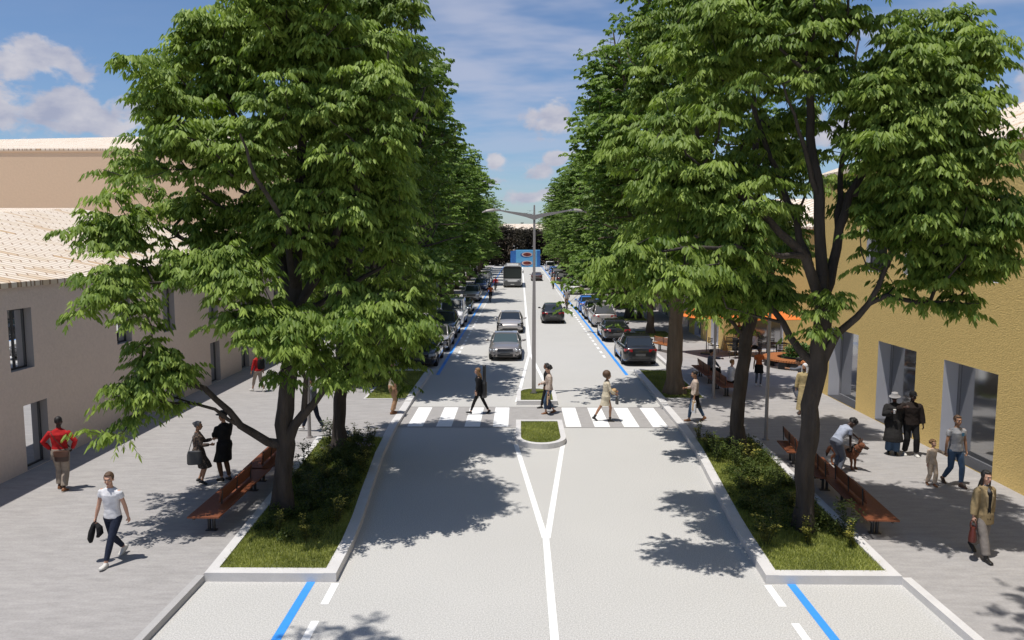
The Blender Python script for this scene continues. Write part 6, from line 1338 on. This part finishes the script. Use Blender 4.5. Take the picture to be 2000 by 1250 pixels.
blobR = from_px([(1530, 30, 120, 90), (1420, 70, 110, 80), (1660, 60, 110, 90), (1800, 50, 90, 70), (1890, 70, 60, 50), (1330, 150, 80, 60), (1420, 210, 100, 60), (1290, 260, 70, 45), (1370, 330, 110, 60, -1), (1250, 270, 40, 30), (1470, 320, 90, 70, .8), (1560, 200, 80, 60, 1.5), (1700, 180, 80, 60),
                 (1800, 230, 90, 60, -1.3), (1860, 160, 60, 50, -1.3), (1860, 300, 90, 50, -1.3), (1760, 330, 90, 50, -1.3), (1930, 400, 60, 30, -1.3), (1850, 410, 90, 45, -.5), (1740, 440, 90, 50, -1), (1820, 490, 70, 50, -.6), 
                 (1270, 500, 75, 30, -2), (1360, 500, 90, 40, -1.8), (1430, 480, 85, 40, -1), (1430, 400, 90, 50, -1), (1300, 400, 70, 40, 1), (1400, 555, 70, 30, .6), (1490, 560, 50, 35, .8), (1550, 470, 60, 55, 1.8), (1640, 600, 25, 25, -.6), (1840, 560, 30, 25, -.6), (1590, -60, 180, 60), (1750, 250, 110, 85, -1.3), (1700, 380, 70, 50, 1.2), (1850, 240, 85, 85, -1.3), (1780, 390, 110, 75, -1.3), (1900, 140, 65, 80, -1.3), (1930, 420, 70, 45, -1.3), (1880, 480, 70, 50, -1.3), (1760, 150, 100, 90, -1.3)], Y, br, R0)
make_tree(13, 'street_tree', 'dark-trunked ash tree in the near right planting bed beside the benches, its limbs showing through', br, mainsR, blobR, 1120, M_bark, M_leaf, 'street trees', K=7, per=6, spread=.27)
b4 = Vector((6.56, 22.7, .12)); Y = 22.7
mains = [(px_line([(1438, 888), (1440, 800), (1452, 700), (1470, 600), (1480, 520)], Y, b4), .18, .14), (px_line([(1480, 560), (1430, 460), (1380, 350), (1350, 200), (1340, 60)], Y, b4), .10, .02), (px_line([(1480, 520), (1480, 350), (1470, 150), (1480, 0)], Y, b4), .12, .02),
         (px_line([(1470, 600), (1540, 480), (1580, 350)], Y, b4), .09, .02), (px_line([(1460, 660), (1400, 600, -.5), (1340, 560, -.8), (1280, 550, -1)], Y, b4), .06, .015)]
blob = from_px([(1340, 40, 90, 80), (1450, 30, 110, 90), (1560, 60, 80, 100), (1320, 170, 80, 90), (1430, 200, 110, 100), (1540, 280, 80, 100), (1300, 320, 80, 80), (1400, 380, 90, 80), (1300, 440, 80, 60), (1330, 520, 75, 40, -.8), (1420, 520, 80, 70), (1520, 440, 70, 80), (1440, 600, 50, 35), (1350, 590, 40, 25), (1460, -80, 150, 80)], Y, b4, R0)
make_tree(14, 'street_tree', 'second tree of the near right planting bed, gnarled trunk left of the lamp post', b4, mains, blob, 640, M_bark, M_leaf, 'street trees', K=7, per=6, spread=.34, ll=.20, lw=.040)
# tall fine-leaved trees down the avenue: three built, then copied
def avenue(seed, H, rad, trunk_r, name, label, n, bark, fork=5.0, low=4.2, leafm=None, slim=False):
    rng = np.random.default_rng(seed); mains = [([(0, 0, 0), (.05, 0, fork * .5), (0, .05, fork)], trunk_r, trunk_r * .72)]
    for k in range(6):
        a = k * 1.05 + rng.uniform(-.2, .2); s = rad * rng.uniform(.45, .75); z = H * rng.uniform(.72, .9)
        mains.append(([(0, 0, fork - .3 * (k % 3)), (s * .35 * math.cos(a), s * .35 * math.sin(a), fork + (z - fork) * .35), (s * .75 * math.cos(a), s * .75 * math.sin(a), fork + (z - fork) * .7), (s * math.cos(a), s * math.sin(a), z)], trunk_r * .42, .03))
    for k in range(5):
        a = k * 1.3 + rng.uniform(0, .5); s = rad * .85; z = low + rng.uniform(.3, 2.0)
        mains.append(([(0, 0, fork * .85), (s * .4 * math.cos(a), s * .4 * math.sin(a), fork + .8), (s * math.cos(a), s * math.sin(a), z + .6)], trunk_r * .28, .02))
    mains.append(([(0, 0, fork), (.2, .1, H * .6), (0, 0, H * .93)], trunk_r * .7, .03))
    blobs = []
    for k in range(26):
        z = rng.uniform(low, H - .8); f = (z - low) / (H - low); rr = rad * (math.sin(math.pi * min(1, (.22 + f * .66))) ** .45); a = rng.uniform(0, 2 * math.pi); q = rr * rng.uniform(.35, .82)
        blobs.append((q * math.cos(a), q * math.sin(a), z, rad * rng.uniform(.22, .36), rad * rng.uniform(.22, .36), rad * rng.uniform(.16, .24)))
    blobs.append((0, 0, H - 1.4, rad * .4, rad * .4, 1.3))
    return make_tree(seed + 50, name, label, (0, 0, 0), mains, blobs, n, bark, leafm or M_leaff, 'street trees', per=8, spread=.5, K=4, pairs=3, rach=.44, ll=.19, lw=.10, quads=False, extra=False, droop=.30, tip_r=.010)
pa = avenue(21, 17.0, 4.5, .30, 'street_tree', '-', 1900, M_barkb, 6.0, 5.2)
pb = avenue(22, 15.5, 4.5, .27, 'street_tree', '-', 1800, M_bark, 5.0, 4.6)
pc = avenue(23, 14.5, 4.6, .22, 'street_tree', '-', 1650, M_barkb, 4.6, 4.2)
ps = avenue(24, 11.0, 3.0, .14, 'street_tree', '-', 1300, M_bark, 3.6, 3.4)
ORD = ['first', 'second', 'third', 'fourth', 'fifth', 'sixth', 'seventh', 'eighth', 'ninth', 'tenth', 'eleventh', 'twelfth', 'thirteenth', 'fourteenth', 'fifteenth']
place(pa, (6.45, 31.6, .12), 2.1, .96, 'thick straight brown-trunked tree in the right lawn bed just beyond the crossing')
place(pb, (-6.3, 33.2, .12), .7, (1, 1, 1.02), 'straight brown-trunked tree in the left lawn bed just beyond the crossing')
usedproto = {id(pc): 0}; protos = [pa, pb, pc]; first = {2: pc}
k = 0
for i in range(14):
    y = 42.0 + i * 10.2
    for s in (1, -1):
        if s == 1 and i == 0: continue
        j = (i * 2 + (s > 0) * 1 + 2) % 3; src = first.pop(j) if j in first else copy_tree(protos[j])
        x = 8.9 if s > 0 else -8.2; yy = y + (.8 + (-.9 if s > 0 else -4.5 + (i % 3) * .4)); sc = (1.02 if s > 0 else .98) + .10 * math.sin(i * 2.3 + s * 1.7)
        yy = yy + 8.7 if s > 0 and False else yy
        place(src, (x, yy, .12), i * 1.7 + s, (sc, sc, sc * (1.02 - .012 * i + .10 * math.cos(i * 3.7 + s))), 'tall avenue tree on the %s pavement beyond the crossing, %s one back from it' % ('right' if s > 0 else 'left', ORD[i + (s < 0)] if i + (s < 0) < 15 else 'last'))
fs = True
for i in range(7):
    y = 61.8 + i * 10.2
    src = ps if fs else copy_tree(ps); fs = False
    place(src, (9.6, y, .12), i * 2.2, .95 + .1 * (i % 2), 'slim young tree beside the %s lawn patch of the right pavement' % ORD[i + 1], 'slim street trees')
# dark reddish trees that close the view
pr_ = avenue(31, 9.5, 5.0, .25, 'copper_tree', 'dark copper-leaved tree behind the blue painted block', 1700, M_bark, 2.0, 1.0, M_leafr); pr_['group'] = 'copper trees behind the blue block'
place(pr_, (-3.5, 190, 0), 0, 1.05, 'dark copper-leaved tree behind the left end of the blue painted block')
place(copy_tree(pr_), (3.0, 193, 0), 2, 1.0, 'dark copper-leaved tree behind the right end of the blue painted block')
place(copy_tree(pr_), (-11, 192, 0), 4, 1.1, 'dark copper-leaved tree left of the blue painted block')
place(copy_tree(pr_), (-.3, 201, 0), 1, 1.0, 'dark copper-leaved tree behind the middle of the blue painted block')
place(copy_tree(pr_), (6.8, 200, 0), 3, .95, 'dark copper-leaved tree right of the blue painted block')
place(copy_tree(pr_), (-7, 200, 0), 5, .95, 'farthest dark copper-leaved tree left of the blue painted block')
gt = copy_tree(pc); place(gt, (8.5, 197, 0), 1, .62, 'green bushy tree right of the blue painted block'); gt['group'] = 'street trees'

# ---------------------------------------------------------------- grass and planting
def grass_mat(name, lo, hi):
    return leaf_mat(name, lo, hi, .25, .7)
M_grass = grass_mat('lawn_grass', (.19, .215, .05), (.46, .47, .14))
def grass(name, label, poly_in, n, seed, hgt=.07, wid=.012, group=None, z=.13):
    rng = np.random.default_rng(seed); P = np.array(poly_in, float); lo, hi = P.min(0), P.max(0); pts = np.zeros((0, 2))
    while len(pts) < n:
        q = rng.uniform(lo, hi, (n * 2, 2)); ins = np.zeros(len(q), bool); j = len(P) - 1
        for i in range(len(P)):
            c = ((P[i, 1] > q[:, 1]) != (P[j, 1] > q[:, 1])) & (q[:, 0] < (P[j, 0] - P[i, 0]) * (q[:, 1] - P[i, 1]) / (P[j, 1] - P[i, 1] + 1e-12) + P[i, 0]); ins ^= c; j = i
        pts = np.concatenate([pts, q[ins]])
    pts = pts[:n]; h = hgt * rng.uniform(.5, 1.4, n); a = rng.uniform(0, 2 * np.pi, n); w = np.stack([np.cos(a), np.sin(a), np.zeros(n)], 1) * wid; b0 = np.concatenate([pts, np.full((n, 1), z - .01)], 1)
    tip = b0 + np.stack([rng.normal(0, .45, n) * h, rng.normal(0, .45, n) * h, h], 1)
    V = np.stack([b0 - w, b0 + w, tip], 1).reshape(-1, 3); F = np.arange(n * 3).reshape(-1, 3)
    tint = np.repeat(np.clip(rng.uniform(0, .7, n) + .3 * np.sin(pts[:, 0] * 3.1 + 1.3 * np.sin(pts[:, 1] * 2)) * np.sin(pts[:, 1] * 2.3), 0, 1), 3)
    o = link(name, np_mesh(name, V, F, M_grass, tint)); return tag(o, label, 'grass', None, 'stuff')
struct('lawn_ground', MB().prism(bedR, 0, .135), M_soil); struct('lawn_ground', MB().prism([p for p in bedL][::-1], 0, .135), M_soil)
grass('bed_grass', 'rough green grass covering the near right planting bed', bedR, 52000, 1)
grass('bed_grass', 'rough green grass covering the near left planting bed', bedL, 52000, 2)
grass('island_grass', 'short bright grass on the round-ended traffic island in front of the crossing', islF, 9000, 3, .05, .009)
grass('island_grass', 'short bright grass on the traffic island round the lamp post', islB, 7000, 4, .05, .009)
for i, (x0, x1, y0, y1) in enumerate(PATCH): grass('lawn', 'mown lawn of the %s bed just beyond the crossing' % ('right', 'left')[i], [(x0, y0), (x1, y0), (x1, y1), (x0, y1)], 14000, 5 + i, .05, .014)
for i, (x0, x1, y0, y1) in enumerate(FARP[:6]): grass('lawn', 'small square lawn on the %s pavement, %s beyond the crossing' % (('right', 'left')[i % 2], ORD[i // 2]), [(x0, y0), (x1, y0), (x1, y1), (x0, y1)], 4000, 9 + i, .05, .02)

M_shrub = leaf_mat('shrub_leaf', (.030, .055, .012), (.11, .14, .030), .2); M_shrub2 = leaf_mat('yellow_green_leaf', (.09, .10, .018), (.20, .19, .04), .2)
M_petal = mat('yellow_petal', (.40, .36, .06), .6); M_petal2 = mat('lilac_petal', (.26, .22, .30), .6); M_stem = mat('green_stem', (.07, .09, .03), .8)
def bush(rng, b_pts, rad, hgt, n, leaf=.055):
    """leaf rosettes over a low mound"""
    out = []
    for (x, y, r, h) in b_pts:
        k = n; d = rng.normal(size=(k, 3)); d /= np.linalg.norm(d, axis=1)[:, None]; d[:, 2] = np.abs(d[:, 2]); q = np.array([x, y, .13]) + d * np.array([r, r, h]) * (rng.uniform(.5, 1, (k, 1)))
        out.append(q)
    P = np.concatenate(out); n_ = len(P); a = rng.uniform(0, 2 * np.pi, n_); e = np.stack([np.cos(a), np.sin(a), rng.uniform(.1, .9, n_)], 1); e /= np.linalg.norm(e, axis=1)[:, None]
    w = np.cross(e, [0, 0, 1.]); w /= np.linalg.norm(w, axis=1)[:, None]; l = leaf * rng.uniform(.7, 1.4, (n_, 1)); V = np.stack([P, P + e * l * .5 + w * l * .28, P + e * l, P + e * l * .5 - w * l * .28], 1).reshape(-1, 3)
    return V, (np.arange(n_)[:, None] * 4 + [0, 1, 2, 3]), np.repeat(rng.uniform(0, 1, n_), 4)
def inside_bed(poly, x, y, m=.12):
    P = poly; c = False; j = len(P) - 1
    for i in range(len(P)):
        if (P[i][1] > y) != (P[j][1] > y) and x < (P[j][0] - P[i][0]) * (y - P[i][1]) / (P[j][1] - P[i][1]) + P[i][0]: c = not c
        j = i
    return c
def flower_plant(seed, h, stems, fl):
    rng = np.random.default_rng(seed); t = thing('bed_plant', '-', 'plant'); sb = MB(); Pn = []; fb = MB()
    for s in range(stems):
        a = rng.uniform(0, 6.28); r = rng.uniform(.03, .16); hh = h * rng.uniform(.7, 1.05); top = (r * 1.6 * math.cos(a), r * 1.6 * math.sin(a), hh)
        sb.tube([(r * .3 * math.cos(a), r * .3 * math.sin(a), 0), (r * math.cos(a), r * math.sin(a), hh * .6), top], [.007, .006, .004], 4)
        for z in np.linspace(.25, .92, 7):
            for _ in range(4): Pn.append((top[0] * z, top[1] * z, hh * z))
        if fl:
            for _ in range(5): q = rng.normal(size=3) * .045; fb.ball((top[0] + q[0], top[1] + q[1], hh + q[2] * .6), (.016, .016, .011), 5, 3)
        else:
            for _ in range(16): q = rng.normal(size=3) * np.array([.05, .05, .04]); Pn.append((top[0] + q[0], top[1] + q[1], hh + q[2]))
    sb.build('stem', M_stem, t); P = np.array(Pn); n_ = len(P); a = rng.uniform(0, 6.28, n_); e = np.stack([np.cos(a), np.sin(a), rng.uniform(-.1, .7, n_)], 1); e /= np.linalg.norm(e, axis=1)[:, None]
    w = np.cross(e, [0, 0, 1.]); l = .10 * rng.uniform(.6, 1.3, (n_, 1)); V = np.stack([P, P + e * l * .5 + w * l * .2, P + e * l, P + e * l * .5 - w * l * .2], 1).reshape(-1, 3)
    link('foliage', np_mesh('foliage', V, (np.arange(n_)[:, None] * 4 + [0, 1, 2, 3]), M_shrub2 if fl else M_shrub, np.repeat(rng.uniform(0, 1, n_), 4)), t)
    if fl: fb.build('blossoms', M_petal if fl == 1 else M_petal2, t)
    return t
fp = [flower_plant(1, .62, 6, 1), flower_plant(2, .70, 7, 0), flower_plant(3, .55, 5, 2), flower_plant(4, .85, 5, 0)]
usedp = [False] * 4; rr = random.Random(7)
for nm, poly, side in (('right', bedR, 1), ('left', bedL, -1)):
    rng = np.random.default_rng(40 + side); spots = []; 
    while len(spots) < 95:
        y = rng.uniform(15.6, 23.9); x = rng.uniform(4.9, 7.4) if side > 0 else rng.uniform(-6.3, -3.8)
        # the mass thins towards the near end
        if inside_bed(poly, x, y) and inside_bed(poly, x + .2, y) and inside_bed(poly, x - .2, y) and rng.uniform() < min(1, (y - 15.3) / 2.2) and (side > 0 or x < -3.9 - .02 * y or y > 17.5): spots.append((x, y, rng.uniform(.16, .30), rng.uniform(.18, .46)))
    V, F, tv = bush(rng, spots, 0, 0, 260)
    tag(link('ground_cover', np_mesh('ground_cover', V, F, M_shrub, tv)), 'dense low leafy ground cover filling the near %s planting bed' % nm, 'ground cover', None, 'stuff')
    cand = []
    while len(cand) < 17:
        y = rr.uniform(14.9, 24.0); x = rr.uniform(4.9, 7.5) if side > 0 else rr.uniform(-6.4, -3.8)
        if inside_bed(poly, x - .15, y) and inside_bed(poly, x + .15, y) and all((x - a) ** 2 + (y - b_) ** 2 > .3 for a, b_ in cand): cand.append((x, y))
    if side > 0: cand[:3] = [(6.05, 15.6), (7.0, 15.9), (5.7, 23.9)]
    else: cand[:3] = [(-5.25, 16.0), (-4.5, 15.6), (-4.7, 23.9)]
    cand.sort(key=lambda q: q[1]); cnt = {}
    for i, (x, y) in enumerate(cand):
        j = rr.choice((0, 0, 1, 2, 3)) if i > 1 else 0; o = fp[j] if not usedp[j] else copy_tree(fp[j]); usedp[j] = True
        kind = ('yellow-topped', 'dark leafy', 'pale lilac-flowered', 'tall thin dark')[j]; cnt[j] = cnt.get(j, 0) + 1
        place(o, (x, y, .12), rr.uniform(0, 6), rr.uniform(.75, 1.15), '%s %s plant counted from the front of the near %s planting bed' % (ORD[cnt[j] - 1], kind, nm), 'taller plants standing in the %s bed' % nm)

# two trees of the same rows that stand beside the camera; only the shade of their crowns reaches the picture
for x0, y0, sd_, lab in ((-5.9, 5.6, 61, 'tall tree of the left row standing just outside the frame'), (8.0, 7.0, 62, 'tall tree of the right row standing just outside the frame')):
    sg = 1 if x0 > 0 else -1
    mains = [([(0, 0, 0), (.05, 0, 5), (0, .4, 9)], .22, .12), ([(0, .4, 9), (sg * .2, 2.0, 11.2), (sg * .2, 3.5, 12.2)], .09, .02), ([(0, .3, 8.5), (.3, -1, 11), (.2, -2, 13)], .08, .02)]
    blobs = ([(sg * .2, 4.0, 12.3, 1.3, 1.1, .8), (-sg * 1.2, 3.0, 12.4, 1.1, 1.0, .8), (sg * 1.6, 3.2, 12.2, 1.1, 1.0, .7)] if sg > 0 else [(0, 4.0, 12.3, .9, .7, .5)]) + [ (0, 1.2, 12.5, 2.0, 1.6, 1.2), (0, -1.5, 12.2, 2.4, 2.0, 1.5), (0, -1, 10.5, 2.2, 1.6, 1.0)]
    make_tree(sd_, 'street_tree', lab, (x0, y0, .12), mains, blobs, 360 if sg > 0 else 220, M_bark, M_leaf, 'street trees', K=4, per=7, spread=.45, ll=.20, lw=.040)
